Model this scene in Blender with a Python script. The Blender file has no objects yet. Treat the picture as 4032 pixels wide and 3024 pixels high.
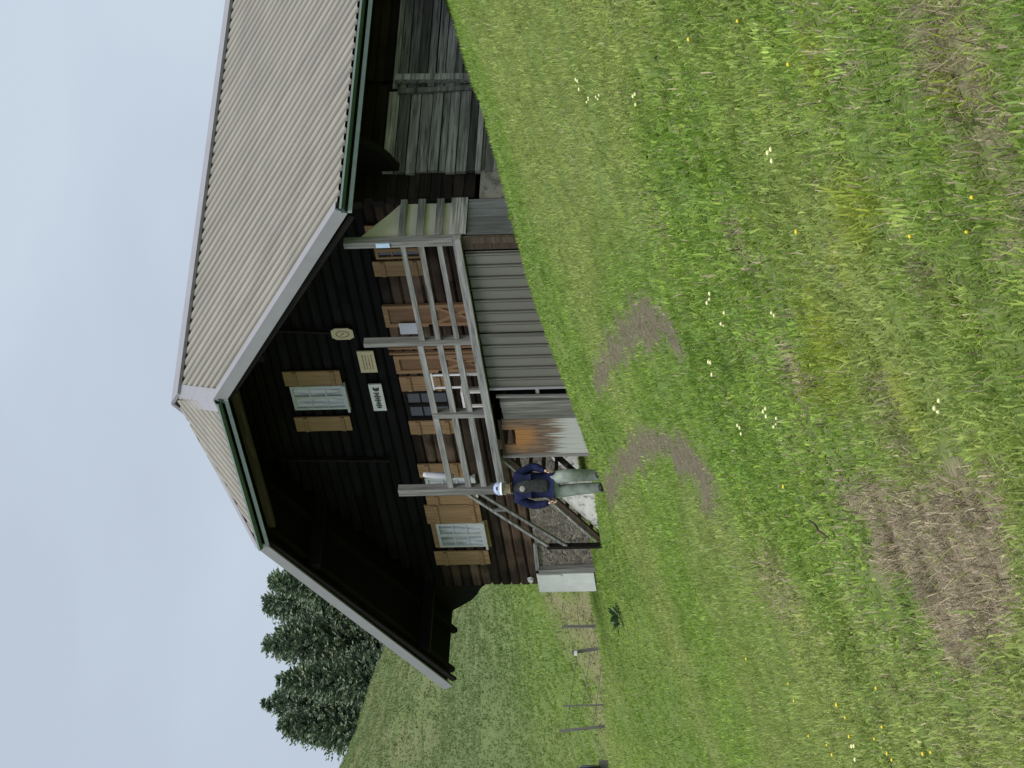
import bpy, math, random
import numpy as np
from mathutils import Vector, Matrix

S = bpy.context.scene
COL = S.collection
rng = np.random.default_rng(11)
random.seed(5)

# ---------------------------------------------------------------- camera
CAM = np.array([47.16, -33.93, -8.596])
YAW, PITCH, ROLL = -0.9222, 0.11203, -0.02496
FW = np.array([math.sin(YAW)*math.cos(PITCH), math.cos(YAW)*math.cos(PITCH), math.sin(PITCH)])
R0 = np.array([math.cos(YAW), -math.sin(YAW), 0.0])
U0 = np.cross(R0, FW)
RR = math.cos(ROLL)*R0 + math.sin(ROLL)*U0
UU = -math.sin(ROLL)*R0 + math.cos(ROLL)*U0
cam_d = bpy.data.cameras.new('camera')
cam = bpy.data.objects.new('camera', cam_d)
COL.objects.link(cam)
m = Matrix.Identity(4)
for i in range(3):                       # the phone was held on its side: picture-right is down
    m[i][0] = -UU[i]; m[i][1] = RR[i]; m[i][2] = -FW[i]; m[i][3] = CAM[i]
cam.matrix_world = m
cam_d.sensor_fit = 'HORIZONTAL'
cam_d.sensor_width = 36.0
cam_d.lens = 13350.0/4032*36.0
cam_d.clip_start = 0.2
cam_d.clip_end = 5000
S.camera = cam

# ---------------------------------------------------------------- sky and sun
SUN_EL, SUN_AZ = math.radians(62), math.atan2(0.75, -1.0)     # azimuth as (x, y) = (sin, cos)
w = bpy.data.worlds.new('World'); S.world = w; w.use_nodes = True
nt = w.node_tree; nt.nodes.clear()
def N(t, **k):
    n = nt.nodes.new(t)
    for a, b in k.items(): setattr(n, a, b)
    return n
out = N('ShaderNodeOutputWorld'); bg = N('ShaderNodeBackground')
sky = N('ShaderNodeTexSky', sky_type='NISHITA', sun_disc=False, sun_elevation=SUN_EL, sun_rotation=SUN_AZ)
tc = N('ShaderNodeTexCoord'); mp = N('ShaderNodeMapping'); mp.inputs['Scale'].default_value = (1, 1, 2.2)
nz = N('ShaderNodeTexNoise'); nz.inputs['Scale'].default_value = 5.0; nz.inputs['Detail'].default_value = 5; nz.inputs['Roughness'].default_value = .45
rp = N('ShaderNodeValToRGB'); e = rp.color_ramp.elements
e[0].position = .40; e[0].color = (4.3, 4.85, 5.65, 1); e[1].position = .62; e[1].color = (4.95, 5.6, 6.35, 1)
mx = N('ShaderNodeMix', data_type='RGBA'); mx.inputs[0].default_value = .9
nt.links.new(tc.outputs['Generated'], mp.inputs['Vector']); nt.links.new(mp.outputs[0], nz.inputs['Vector'])
nt.links.new(nz.outputs['Fac'], rp.inputs[0])
nt.links.new(sky.outputs[0], mx.inputs[6]); nt.links.new(rp.outputs[0], mx.inputs[7])
nt.links.new(mx.outputs[2], bg.inputs['Color']); bg.inputs['Strength'].default_value = .1
nt.links.new(bg.outputs[0], out.inputs[0])
sd = bpy.data.lights.new('sun', 'SUN'); sd.energy = 2.7; sd.angle = math.radians(30); sd.color = (1, .97, .92)
so = bpy.data.objects.new('sun', sd); COL.objects.link(so)
sdir = Vector((math.sin(SUN_AZ)*math.cos(SUN_EL), math.cos(SUN_AZ)*math.cos(SUN_EL), math.sin(SUN_EL)))
so.rotation_euler = sdir.to_track_quat('Z', 'Y').to_euler()
so.location = (0, 0, 40)
S.view_settings.view_transform = 'Standard'; S.view_settings.look = 'None'
S.view_settings.exposure = 0.32; S.view_settings.gamma = 1.0
S.view_settings.use_curve_mapping = False

# ---------------------------------------------------------------- helpers
class MB:
    """collects shapes and links them as ONE mesh object"""
    def __init__(s): s.v = []; s.f = []; s.t = []
    def add(s, vs, fs, tint=None):
        b = len(s.v); t = random.random() if tint is None else tint
        s.v += [tuple(map(float, q)) for q in vs]; s.t += [t]*len(vs)
        s.f += [tuple(b+i for i in f) for f in fs]; return s
    def box(s, x0, x1, y0, y1, z0, z1, tint=None):
        return s.add([(x0,y0,z0),(x1,y0,z0),(x1,y1,z0),(x0,y1,z0),(x0,y0,z1),(x1,y0,z1),(x1,y1,z1),(x0,y1,z1)],
              [(0,3,2,1),(4,5,6,7),(0,1,5,4),(1,2,6,5),(2,3,7,6),(3,0,4,7)], tint)
    def beam(s, a, b, w, h, up=(0,0,1), tint=None, w1=None, h1=None):
        a = Vector(a); b = Vector(b); d = (b-a).normalized(); up = Vector(up)
        x = d.cross(up)
        if x.length < 1e-4: x = d.cross(Vector((1,0,0)))
        x.normalize(); z = x.cross(d)
        w1 = w if w1 is None else w1; h1 = h if h1 is None else h1
        vs = []
        for p, ww, hh in ((a,w,h),(b,w1,h1)):
            for sx, sz in ((-1,-1),(1,-1),(1,1),(-1,1)): vs.append(p + x*sx*ww/2 + z*sz*hh/2)
        return s.add(vs, [(0,1,2,3),(7,6,5,4),(0,4,5,1),(1,5,6,2),(2,6,7,3),(3,7,4,0)], tint)
    def tube(s, pts, rad, n=8, tint=None):
        pts = [Vector(p) for p in pts]
        if not hasattr(rad, '__len__'): rad = [rad]*len(pts)
        vs = []; fs = []
        for i, p in enumerate(pts):
            d = (pts[min(i+1,len(pts)-1)]-pts[max(i-1,0)]).normalized()
            x = d.cross(Vector((.31,.2,.93)));  x.normalize(); z = x.cross(d)
            for k in range(n):
                a = 2*math.pi*k/n; vs.append(p + (x*math.cos(a)+z*math.sin(a))*rad[i])
        for i in range(len(pts)-1):
            for k in range(n): fs.append((i*n+k, i*n+(k+1)%n, (i+1)*n+(k+1)%n, (i+1)*n+k))
        fs.append(tuple(range(n))[::-1]); fs.append(tuple((len(pts)-1)*n+k for k in range(n)))
        return s.add(vs, fs, tint)
    def prism(s, poly, axis, a, b, tint=None):
        """poly of 2-D points in the plane across `axis`, run from a to b along it"""
        def p3(p, q): return {'x':(q,p[0],p[1]), 'y':(p[0],q,p[1]), 'z':(p[0],p[1],q)}[axis]
        n = len(poly); vs = [p3(p,a) for p in poly]+[p3(p,b) for p in poly]
        fs = [tuple(range(n))[::-1], tuple(range(n,2*n))]+[(i,(i+1)%n,n+(i+1)%n,n+i) for i in range(n)]
        return s.add(vs, fs, tint)
    def build(s, name, mat, parent=None, smooth=False, bevel=0):
        me = bpy.data.meshes.new(name); me.from_pydata(s.v, [], s.f); me.update()
        at = me.attributes.new('tint', 'FLOAT', 'POINT'); at.data.foreach_set('value', np.array(s.t, np.float32))
        import bmesh
        bm = bmesh.new(); bm.from_mesh(me); bmesh.ops.recalc_face_normals(bm, faces=bm.faces); bm.to_mesh(me); bm.free()
        me.materials.append(mat)
        if smooth: me.polygons.foreach_set('use_smooth', [True]*len(me.polygons))
        o = bpy.data.objects.new(name, me); COL.objects.link(o)
        if parent is not None: o.parent = parent; o.matrix_parent_inverse = parent.matrix_world.inverted()
        if bevel:
            md = o.modifiers.new('bevel', 'BEVEL'); md.width = bevel; md.segments = 1; md.limit_method = 'ANGLE'
        return o
def tag(o, label=None, cat=None, group=None, kind=None):
    for k, v_ in (('label',label),('category',cat),('group',group),('kind',kind)):
        if v_: o[k] = v_
    return o
def empty(name, loc, rz=0):
    o = bpy.data.objects.new(name, None); COL.objects.link(o); o.location = loc; o.rotation_euler = (0,0,rz)
    o.empty_display_size = .2
    o.matrix_world = Matrix.Translation(Vector(loc)) @ Matrix.Rotation(rz, 4, 'Z')
    return o

def material(name, rough=.8, spec=.3):
    mt = bpy.data.materials.new(name); mt.use_nodes = True
    b = mt.node_tree.nodes['Principled BSDF']; b.inputs['Roughness'].default_value = rough
    b.inputs['Specular IOR Level'].default_value = spec
    return mt, mt.node_tree, b
def plain(name, col, rough=.7, spec=.3, metal=0, var=.12, scale=6, bump=0):
    mt, t, b = material(name, rough, spec); b.inputs['Metallic'].default_value = metal
    tcn = t.nodes.new('ShaderNodeTexCoord'); n = t.nodes.new('ShaderNodeTexNoise'); n.inputs['Scale'].default_value = scale; n.inputs['Detail'].default_value = 5
    r = t.nodes.new('ShaderNodeValToRGB'); e = r.color_ramp.elements
    e[0].position = .3; e[1].position = .7
    e[0].color = tuple(c*(1-var) for c in col)+(1,); e[1].color = tuple(min(1,c*(1+var)) for c in col)+(1,)
    t.links.new(tcn.outputs['Object'], n.inputs['Vector']); t.links.new(n.outputs['Fac'], r.inputs[0]); t.links.new(r.outputs[0], b.inputs['Base Color'])
    if bump:
        bp = t.nodes.new('ShaderNodeBump'); bp.inputs['Strength'].default_value = bump; bp.inputs['Distance'].default_value = .02
        t.links.new(n.outputs['Fac'], bp.inputs['Height']); t.links.new(bp.outputs[0], b.inputs['Normal'])
    return mt
def wood(name, c0, c1, c2=None, grain='x', rough=.85, scale=1.0, tvar=.55, patch=.5):
    """weathered boards: streaks along the grain, blotches, a tint per board"""
    mt, t, b = material(name, rough, .15)
    L = t.links.new
    tcn = t.nodes.new('ShaderNodeTexCoord'); mpn = t.nodes.new('ShaderNodeMapping')
    sc = {'x':(1.2,22,22), 'y':(22,1.2,22), 'z':(22,22,1.2)}[grain]
    mpn.inputs['Scale'].default_value = tuple(q*scale for q in sc)
    at = t.nodes.new('ShaderNodeAttribute'); at.attribute_name = 'tint'
    off = t.nodes.new('ShaderNodeVectorMath'); off.operation = 'MULTIPLY_ADD'
    L(at.outputs['Fac'], off.inputs[0]); off.inputs[1].default_value = (37, 51, 23); L(tcn.outputs['Object'], off.inputs[2])
    L(off.outputs[0], mpn.inputs['Vector'])
    n1 = t.nodes.new('ShaderNodeTexNoise'); n1.inputs['Scale'].default_value = 1.0; n1.inputs['Detail'].default_value = 6; n1.inputs['Roughness'].default_value = .65
    L(mpn.outputs[0], n1.inputs['Vector'])
    r = t.nodes.new('ShaderNodeValToRGB'); e = r.color_ramp.elements
    e[0].position = .3; e[0].color = tuple(c0)+(1,); e[1].position = .68; e[1].color = tuple(c1)+(1,)
    L(n1.outputs['Fac'], r.inputs[0])
    n2 = t.nodes.new('ShaderNodeTexNoise'); n2.inputs['Scale'].default_value = 1.7; n2.inputs['Detail'].default_value = 4
    L(tcn.outputs['Object'], n2.inputs['Vector'])
    m2 = t.nodes.new('ShaderNodeMix'); m2.data_type = 'RGBA'
    mr = t.nodes.new('ShaderNodeMapRange'); mr.inputs[1].default_value = .45; mr.inputs[2].default_value = .7; mr.inputs[4].default_value = patch
    L(n2.outputs['Fac'], mr.inputs[0]); L(mr.outputs[0], m2.inputs[0])
    L(r.outputs[0], m2.inputs[6]); m2.inputs[7].default_value = tuple(c2 or c1)+(1,)
    mv = t.nodes.new('ShaderNodeMapRange'); mv.inputs[3].default_value = 1-tvar; mv.inputs[4].default_value = 1+tvar
    L(at.outputs['Fac'], mv.inputs[0])
    m3 = t.nodes.new('ShaderNodeVectorMath'); m3.operation = 'SCALE'; L(m2.outputs[2], m3.inputs[0]); L(mv.outputs[0], m3.inputs['Scale'])
    L(m3.outputs[0], b.inputs['Base Color'])
    bp = t.nodes.new('ShaderNodeBump'); bp.inputs['Strength'].default_value = .5; bp.inputs['Distance'].default_value = .01
    L(n1.outputs['Fac'], bp.inputs['Height']); L(bp.outputs[0], b.inputs['Normal'])
    return mt

# ---------------------------------------------------------------- lie of the land
#GROUND-BEGIN
FH = np.array([math.sin(YAW), math.cos(YAW)]); RH = np.array([math.cos(YAW), -math.sin(YAW)])
def sstep(a, b, x):
    t = np.clip((x-a)/(b-a), 0, 1); return t*t*(3-2*t)
def hash2(i, j, s):
    h = (i.astype(np.int64)*374761393 + j.astype(np.int64)*668265263 + s*1274126177) & 0xffffffff
    h = ((h ^ (h >> 13))*1274126177) & 0xffffffff
    return ((h ^ (h >> 16)) & 0xffff)/65535.0
def vnoise(x, y, s=0):
    i = np.floor(x); j = np.floor(y); fx = x-i; fy = y-j; fx = fx*fx*(3-2*fx); fy = fy*fy*(3-2*fy)
    i = i.astype(np.int64); j = j.astype(np.int64)
    return (hash2(i,j,s)*(1-fx)+hash2(i+1,j,s)*fx)*(1-fy)+(hash2(i,j+1,s)*(1-fx)+hash2(i+1,j+1,s)*fx)*fy
def fbm(x, y, s=0, o=4):
    r = 0; a = .5; 
    for k in range(o): r = r+a*vnoise(x*2**k, y*2**k, s+k*7); a *= .5
    return r/(1-.5**o)
def base_plane(u, v):
    ve = np.where(v < 5.0, v, 5.0+1.6*(1-np.exp(-np.clip(v-5.0,0,99)/1.6)))
    ve = np.where(ve < -60, -60+0*ve, ve)
    uc = np.clip(u, -40, 70)
    us = np.where(uc > 0, .1*uc, -.03*uc) + .05*np.exp(-(uc/1.5)**2)
    return -3.47 + us + .335*(ve-.22)
ANCH = np.array([(6,.22,-2.78),(4.67,.22,-2.98),(3.53,.22,-3.07),(2.64,.22,-3.14),(1.71,.22,-3.25),(-.08,.22,-3.39),(-2.68,.22,-3.34),
  (-6.05,1.6,-2.93),(6,1.47,-2.72),(6,2.18,-2.50),(6,3.07,-2.19),(6,3.93,-1.87),(6,4.92,-1.5),(6,5.41,-1.2),(1.66,-1.56,-3.78),
  (-13.07,1.74,-2.59),(-12.09,3.34,-2.49),(-11.13,4.84,-2.37),(-9,0.,-3.3)])
_sg = 2.2
_K = np.exp(-((ANCH[:,None,:2]-ANCH[None,:,:2])**2).sum(2)/(2*_sg**2))
_W = np.linalg.solve(_K+.05*np.eye(len(ANCH)), ANCH[:,2]-base_plane(ANCH[:,0],ANCH[:,1]))
HF = np.array([60, 70., 73, 77, 80, 90, 104, 118, 124, 135, 160, 260, 600])
HZ = np.array([-3, -2.55, -3.5, -3.0, -.95, 1.7, 5.3, 9.8, 10.1, 9.0, 7.5, 9, 4])
HC = np.array([.1, .12, .2, .33, .33, .15, -.2, -.42, -.4, -.3, -.1, 0, 0])
def ground(u, v, bumps=True):
    u = np.asarray(u, float); v = np.asarray(v, float)
    z = base_plane(u, v)
    for (a, b, _), wt in zip(ANCH, _W): z = z + wt*np.exp(-((u-a)**2+(v-b)**2)/(2*_sg**2))
    F = (u-CAM[0])*FH[0]+(v-CAM[1])*FH[1]; R = (u-CAM[0])*RH[0]+(v-CAM[1])*RH[1]
    hz = np.interp(F, HF, HZ)+np.interp(F, HF, HC)*np.clip(R+.0833*F, -14, 14)
    g = fbm(u*.25+3, v*.25, 41, 3)
    hz = hz + (g-.5)*.9*sstep(82, 95, F)
    # a gully crossing the far slope
    gl = (F-104) - .55*(R+11)
    hz = hz - .55*np.exp(-(gl/.8)**2)*sstep(-8.0, -9.5, R)
    k = sstep(69, 72.5, F)*sstep(-.5, -4.2, R)
    z = z*(1-k)+hz*k
    if bumps:
        n = (fbm(u*.55, v*.55, 3, 3)-.5)*.25 + (fbm(u*2.3, v*2.3, 9, 2)-.5)*.05
        z = z + n*sstep(.3, 5, np.hypot(np.clip(np.abs(u)-6,0,99), np.clip(.2-v,0,99)))
    return z
#GROUND-END

# where the turf is worn: vehicle tracks curving up the slope, and flattened straw
TRACKS = [[(9.85,-5.79),(13.04,-7.84),(16.37,-10.11),(20.01,-12.72),(23.02,-14.9),(25.57,-16.8),(27.19,-18.11),(27.83,-18.73),(28.27,-19.22),(28.22,-19.28),(27.3,-18.61),(26.96,-18.24),(25.86,-17.39),(24.3,-16.17),(22.05,-14.52),(19.53,-12.67),(16.86,-10.77),(13.38,-8.37),(11.03,-6.77)],
 [(0.02,-0.9),(6.02,-4.45),(8.97,-6.24),(14.3,-9.9),(18.43,-12.84),(21.72,-15.24),(23.51,-16.65),(25.01,-17.89),(25.79,-18.57),(25.75,-18.7),(24.37,-17.96),(23.35,-17.24),(24.27,-17.69),(24.3,-17.57),(22.95,-16.48),(20.74,-14.8),(18.21,-12.95),(14.93,-10.69),(10.89,-7.96),(6.68,-5.13),(3.32,-3.22)]]
STRAW = [[(33.22,-24.13),(35.45,-25.63),(38.1,-27.41),(38.54,-27.74),(37.18,-27.45),(36.13,-26.92),(34.75,-26.03),(34.67,-25.81),(34.69,-25.56),(33.73,-25.0),(33.3,-24.67),(34.22,-24.95)],
 [(26.05,-19.66),(27.48,-20.65),(28.05,-21.29),(26.93,-20.71),(25.92,-19.98),(25.99,-19.82)]]
SPOTS = [(40.37,-27.61,.3),(40.29,-27.75,.22),(40.25,-27.9,.2),(40.14,-28.05,.15),(39.81,-27.91,.12),(36.34,-25.81,.3),(33.82,-22.93,.3),(33.96,-23.86,.22),(36.31,-25.99,.22),(27.73,-20.98,.5),(38.79,-27.12,.12)]
LIME = [(35.92,-25.22,.45),(35.29,-24.82,.5),(38.2,-26.43,.2),(38.62,-26.07,.2),(40.19,-27.6,.15),(37.19,-25.86,.2),(37.04,-26.35,.25),(34.4,-24.3,.3)]
def poly_sd(px, py, poly):
    """signed distance to a polygon, positive inside"""
    P = np.array(poly); d = np.full(px.shape, 1e9); ins = np.zeros(px.shape, bool)
    for i in range(len(P)):
        ax, ay = P[i]; bx, by = P[(i+1) % len(P)]
        ex, ey = bx-ax, by-ay; wx, wy = px-ax, py-ay
        t = np.clip((wx*ex+wy*ey)/(ex*ex+ey*ey+1e-12), 0, 1)
        d = np.minimum(d, np.hypot(wx-ex*t, wy-ey*t))
        c = ((ay <= py) & (py < by)) | ((by <= py) & (py < ay))
        with np.errstate(divide='ignore', invalid='ignore'):
            xi = ax+(py-ay)*ex/(ey if ey else 1e-12)
        ins ^= c & (px < xi)
    return np.where(ins, d, -d)
def worn(u, v):
    """(bare earth, straw, lime) 0..1"""
    u = np.asarray(u, float); v = np.asarray(v, float)
    F = (u-CAM[0])*FH[0]+(v-CAM[1])*FH[1]; R = (u-CAM[0])*RH[0]+(v-CAM[1])*RH[1]
    n = (fbm(u*1.1, v*1.1, 21, 3)-.5); n2 = (fbm(u*4, v*4, 23, 3)-.5)
    d = np.zeros(u.shape); s = np.zeros(u.shape); l = np.zeros(u.shape)
    for p in TRACKS: d = np.maximum(d, .92*sstep(-.17, .06, poly_sd(u, v, p)+n*.16+n2*.34))
    for p, k_ in zip(STRAW, (1, .5)): s = np.maximum(s, k_*sstep(-.10, .10, poly_sd(u, v, p)+n*.2+n2*.2))
    def el(a, b, r):
        return np.hypot(((u-a)*FH[0]+(v-b)*FH[1])/(2.2*r), ((u-a)*RH[0]+(v-b)*RH[1])/(.62*r))
    for a, b, r in SPOTS: s = np.maximum(s, .55*sstep(1.25, .3, el(a, b, r)+n*1.5+n2*1.1))
    for a, b, r in LIME: l = np.maximum(l, .75*sstep(1.4, .3, el(a, b, r)+n*1.3+n2*.6))
    # dead growth on the bank beyond the brow, and browner far slope
    bank = sstep(73, 76.5, F)*sstep(81.5, 79.5, F+n*2.5)*sstep(-3.2, -4.3, R)
    s = np.maximum(s, .62*bank*sstep(.0, .25, n2+.28))
    s = np.maximum(s, sstep(88, 118, F)*sstep(.02, .25, n+.06)*.4)
    return d, s, l

# ---------------------------------------------------------------- ground sheet
angs = np.concatenate([np.arange(-180, -26, 6.), np.arange(-26, 26, .16), np.arange(26, 180, 6.)])
radii = np.concatenate([[0.6], 1.5*1.0135**np.arange(0, 470)]); radii = np.unique(np.round(np.concatenate([radii[(radii < 18) | ((radii > 131) & (radii < 900))], np.arange(18, 74, .24), np.arange(74, 131, .4)]), 3))
A, Rd = np.meshgrid(np.radians(angs)+YAW, radii)
gu = CAM[0]+np.sin(A)*Rd; gv = CAM[1]+np.cos(A)*Rd
gz = ground(gu.ravel(), gv.ravel())
na, nr = len(angs), len(radii)
idx = np.arange(na*nr).reshape(nr, na); nxt = np.roll(idx, -1, axis=1)
quads = np.stack([idx[:-1], nxt[:-1], nxt[1:], idx[1:]], -1).reshape(-1, 4)
def mesh_np(name, co, faces_flat, loop_tot):
    me = bpy.data.meshes.new(name)
    me.vertices.add(len(co)); me.vertices.foreach_set('co', np.asarray(co, np.float32).ravel())
    me.loops.add(len(faces_flat)); me.loops.foreach_set('vertex_index', np.asarray(faces_flat, np.int32))
    ls = np.concatenate([[0], np.cumsum(loop_tot)[:-1]]).astype(np.int32)
    me.polygons.add(len(loop_tot)); me.polygons.foreach_set('loop_start', ls); me.polygons.foreach_set('loop_total', np.asarray(loop_tot, np.int32))
    me.update(calc_edges=True); me.validate(); return me
gme = mesh_np('ground', np.stack([gu.ravel(), gv.ravel(), gz], 1), quads.ravel()[:], np.full(len(quads), 4))
dd, ss, ll = worn(gu.ravel(), gv.ravel())
gF = (gu.ravel()-CAM[0])*FH[0]+(gv.ravel()-CAM[1])*FH[1]
for nm, a in (('bare', dd), ('straw', ss), ('lime', ll), ('dry_sward', sstep(78, 98, gF))):
    at = gme.attributes.new(nm, 'FLOAT', 'POINT'); at.data.foreach_set('value', a.astype(np.float32))
gme.polygons.foreach_set('use_smooth', np.ones(len(quads), bool))
gm, t, b = material('soil_and_turf', .95, .1); L = t.links.new
def rgb_noise(scale, c0, c1, lo=.35, hi=.65, detail=6):
    tcn = t.nodes.new('ShaderNodeTexCoord'); n = t.nodes.new('ShaderNodeTexNoise'); n.inputs['Scale'].default_value = scale; n.inputs['Detail'].default_value = detail; n.inputs['Roughness'].default_value = .6
    r = t.nodes.new('ShaderNodeValToRGB'); e = r.color_ramp.elements; e[0].position = lo; e[1].position = hi; e[0].color = c0+(1,); e[1].color = c1+(1,)
    L(tcn.outputs['Object'], n.inputs['Vector']); L(n.outputs['Fac'], r.inputs[0]); return r.outputs[0], n.outputs['Fac']
ga, gf = rgb_noise(9, (.085,.135,.030), (.15,.215,.052)); gb, _ = rgb_noise(1.3, (.09,.14,.034), (.165,.205,.065))
ea, ef = rgb_noise(14, (.082,.065,.046), (.165,.138,.102)); sa, _ = rgb_noise(22, (.125,.10,.066), (.30,.25,.165))
def mix(f, a, bb):
    x = t.nodes.new('ShaderNodeMix'); x.data_type = 'RGBA'
    if isinstance(f, float): x.inputs[0].default_value = f
    else: L(f, x.inputs[0])
    L(a, x.inputs[6]); L(bb, x.inputs[7]); return x.outputs[2]
def attr(n):
    x = t.nodes.new('ShaderNodeAttribute'); x.attribute_name = n; return x.outputs['Fac']
gc, _ = rgb_noise(.7, (.098,.140,.054), (.138,.178,.072)); c = mix(attr('dry_sward'), mix(.5, ga, gb), gc); c = mix(attr('straw'), c, sa); c = mix(attr('bare'), c, ea); L(c, b.inputs['Base Color'])
bp = t.nodes.new('ShaderNodeBump'); bp.inputs['Strength'].default_value = .8; bp.inputs['Distance'].default_value = .03; L(ef, bp.inputs['Height']); L(bp.outputs[0], b.inputs['Normal'])
gme.materials.append(gm)
go = bpy.data.objects.new('ground', gme); COL.objects.link(go); tag(go, kind='structure', label='green pasture hillside rising up to the timber barn', cat='ground')

# ---------------------------------------------------------------- grass
def grass(name, bands, label):
    CO = []; FI = []; LT = []; CC = []; base = 0
    for F0, F1, dens, per_tuft, Lmin, Lmax, wid, seg, half in bands:
        # tufts first, then the blades of each tuft
        mg = 3.0 if F0 < 73 else .9                              # turf either side of the view, for a step aside
        area = (F1-F0)*2*(half*(F0+F1)/2+mg); nt_ = int(area*dens/per_tuft)
        tF = np.sqrt(rng.uniform(F0*F0, F1*F1, nt_)); tR = rng.uniform(-1, 1, nt_)*(half*tF+mg)
        cnt = rng.poisson(per_tuft*np.clip(rng.gamma(2., .5, nt_), .25, 3)); ti = np.repeat(np.arange(nt_), cnt); n = len(ti)
        spread = (.035+.05*rng.uniform(0, 1, nt_)**2)*(1+.012*tF)
        F = tF[ti]+rng.normal(0, 1, n)*spread[ti]; R = tR[ti]+rng.normal(0, 1, n)*spread[ti]
        u = CAM[0]+F*FH[0]+R*RH[0]; v = CAM[1]+F*FH[1]+R*RH[1]
        ok = ~((np.abs(u) < 6.0) & (v > np.where(u > -.05, .2, 1.45)))
        d, s, l = worn(u, v)
        ok &= rng.uniform(0, 1, n) < np.clip(1-.9*d-.08*s, .05, 1)
        u, v, d, s, l, F, R, ti = u[ok], v[ok], d[ok], s[ok], l[ok], F[ok], R[ok], ti[ok]; n = len(u)
        z = ground(u, v)
        big = np.clip(rng.normal(.42, .27, nt_), 0, 1.25)           # how tall the tuft is
        az0 = rng.uniform(0, 2*np.pi, nt_); hue = rng.uniform(0, 1, nt_); drk = np.exp(rng.normal(0, .16, nt_)*sstep(110, 60, tF)); pk = rng.uniform(0, 1, nt_)
        ln = (Lmin+(Lmax-Lmin)*np.clip(big[ti]*.8+rng.normal(.05, .15, n), 0, 1.3))*(1+.25*s)*(1-.5*d)*(1+.4*l)*(1-.72*sstep(1.3, .5, np.hypot(u-1.75, v+1.75)))
        az = az0[ti]+rng.normal(0, 1.3, n); lean = np.clip(.62+rng.normal(0, .34, n)+.3*s, .05, 1.5)
        dx = np.cos(az)*np.sin(lean); dy = np.sin(az)*np.sin(lean); dz = np.cos(lean)
        broad = (pk[ti] > .70) & (pk[ti] < .80) & (F < 40)             # clover and plantain among the grass
        stalk = (rng.uniform(0, 1, n) < .006) & (F < 30)
        dead = rng.uniform(0, 1, n) < np.clip(.035+.82*s+.5*d+.26*((pk[ti] > .84) & (pk[ti] < .92))+.22*np.clip((fbm(F*.22, R*.9+4, 91, 3)-.5)*4, 0, 1)*sstep(45, 20, F), 0, .95)
        broad &= ~dead
        ww = wid*rng.uniform(.55, 1.5, n)*np.where(dead, .62, 1)*np.where(broad, 2.3, 1)*np.where(stalk, .5, 1); ln = ln*np.where(broad, .6, 1)*np.where(stalk, 1.5, 1)
        P = np.stack([u, v, z-.008], 1); D = np.stack([dx, dy, dz], 1); Sd = np.stack([-np.sin(az), np.cos(az), 0*az], 1)*ww[:, None]
        dr = np.stack([dx*.9, dy*.9, -.8+0*dx], 1)*rng.uniform(.1, 1.25, n)[:, None]
        if seg == 2:
            M = P+D*(ln*.55)[:, None]; T = P+(D+dr*.6)*ln[:, None]
            co = np.stack([P-Sd/2, P+Sd/2, M+Sd*.42, M-Sd*.42, T], 1).reshape(-1, 3)
            k = base+5*np.arange(n)[:, None]; fi = np.concatenate([k+[0,1,2,3], k+[3,2,4]], 1).ravel(); lt = np.tile([4, 3], n); base += 5*n; per = 5
        else:
            T = P+(D+dr*.3)*ln[:, None]
            co = np.stack([P-Sd/2, P+Sd/2, T], 1).reshape(-1, 3); k = base+3*np.arange(n)[:, None]; fi = (k+[0,1,2]).ravel(); lt = np.full(n, 3); base += 3*n; per = 3
        # colours of the plants themselves: kinds of grass by tuft, drier and lusher ground by slow noise
        g0 = np.array([.195,.315,.052]); g1 = np.array([.335,.465,.088]); g2 = np.array([.150,.250,.070]); lm = np.array([.40,.44,.050]); st = np.array([.46,.39,.265]); ol = np.array([.37,.42,.135])
        sl = fbm(F*.10+7, R*.42, 93, 3); s2_ = fbm(F*.22, R*.9+4, 91, 3)
        a = np.clip(hue[ti]*.9+(s2_-.5)*1.2+rng.normal(0, .12, n), 0, 1)[:, None]; c = g0*(1-a)+g1*a
        a = np.clip((pk[ti] < .22)*.75*rng.uniform(.6, 1, n), 0, 1)[:, None]; c = c*(1-a)+g2*a
        a = np.clip((sl-.46)*4+(hue[ti]-.5)*.5, 0, .7)[:, None]; c = c*(1-a)+ol*a
        a = (np.clip(l*.95+.35*((pk[ti] > .93) & (F < 26)), 0, 1)*rng.uniform(.35, 1, n))[:, None]; c = c*(1-a)+lm*a
        c = np.where(dead[:, None], st*rng.uniform(.3, 1.3, (n, 1)), c)*drk[ti][:, None]*rng.uniform(.86, 1.14, (n, 1))
        far = sstep(76, 98, F)[:, None]; c = c*(1-far)+(c*.15+np.array([.158,.205,.088]))*far
        CO.append(co); FI.append(fi); LT.append(lt); CC.append(np.repeat(np.concatenate([c, np.ones((n, 1))], 1), per, 0))
    me = mesh_np(name, np.concatenate(CO), np.concatenate(FI), np.concatenate(LT))
    at = me.attributes.new('col', 'FLOAT_COLOR', 'POINT'); at.data.foreach_set('color', np.concatenate(CC).astype(np.float32).ravel())
    me.materials.append(GRASS); o = bpy.data.objects.new(name, me); COL.objects.link(o)
    return tag(o, label, 'grass', kind='stuff')
GRASS = bpy.data.materials.new('grass_blade'); GRASS.use_nodes = True; t = GRASS.node_tree; t.nodes.clear()
o_ = t.nodes.new('ShaderNodeOutputMaterial'); df = t.nodes.new('ShaderNodeBsdfPrincipled'); tl = t.nodes.new('ShaderNodeBsdfTranslucent'); ms = t.nodes.new('ShaderNodeMixShader'); an = t.nodes.new('ShaderNodeAttribute'); an.attribute_name = 'col'
df.inputs['Roughness'].default_value = .55; df.inputs['Specular IOR Level'].default_value = .25; ms.inputs[0].default_value = .42
t.links.new(an.outputs['Color'], df.inputs['Base Color']); t.links.new(an.outputs['Color'], tl.inputs['Color'])
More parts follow.
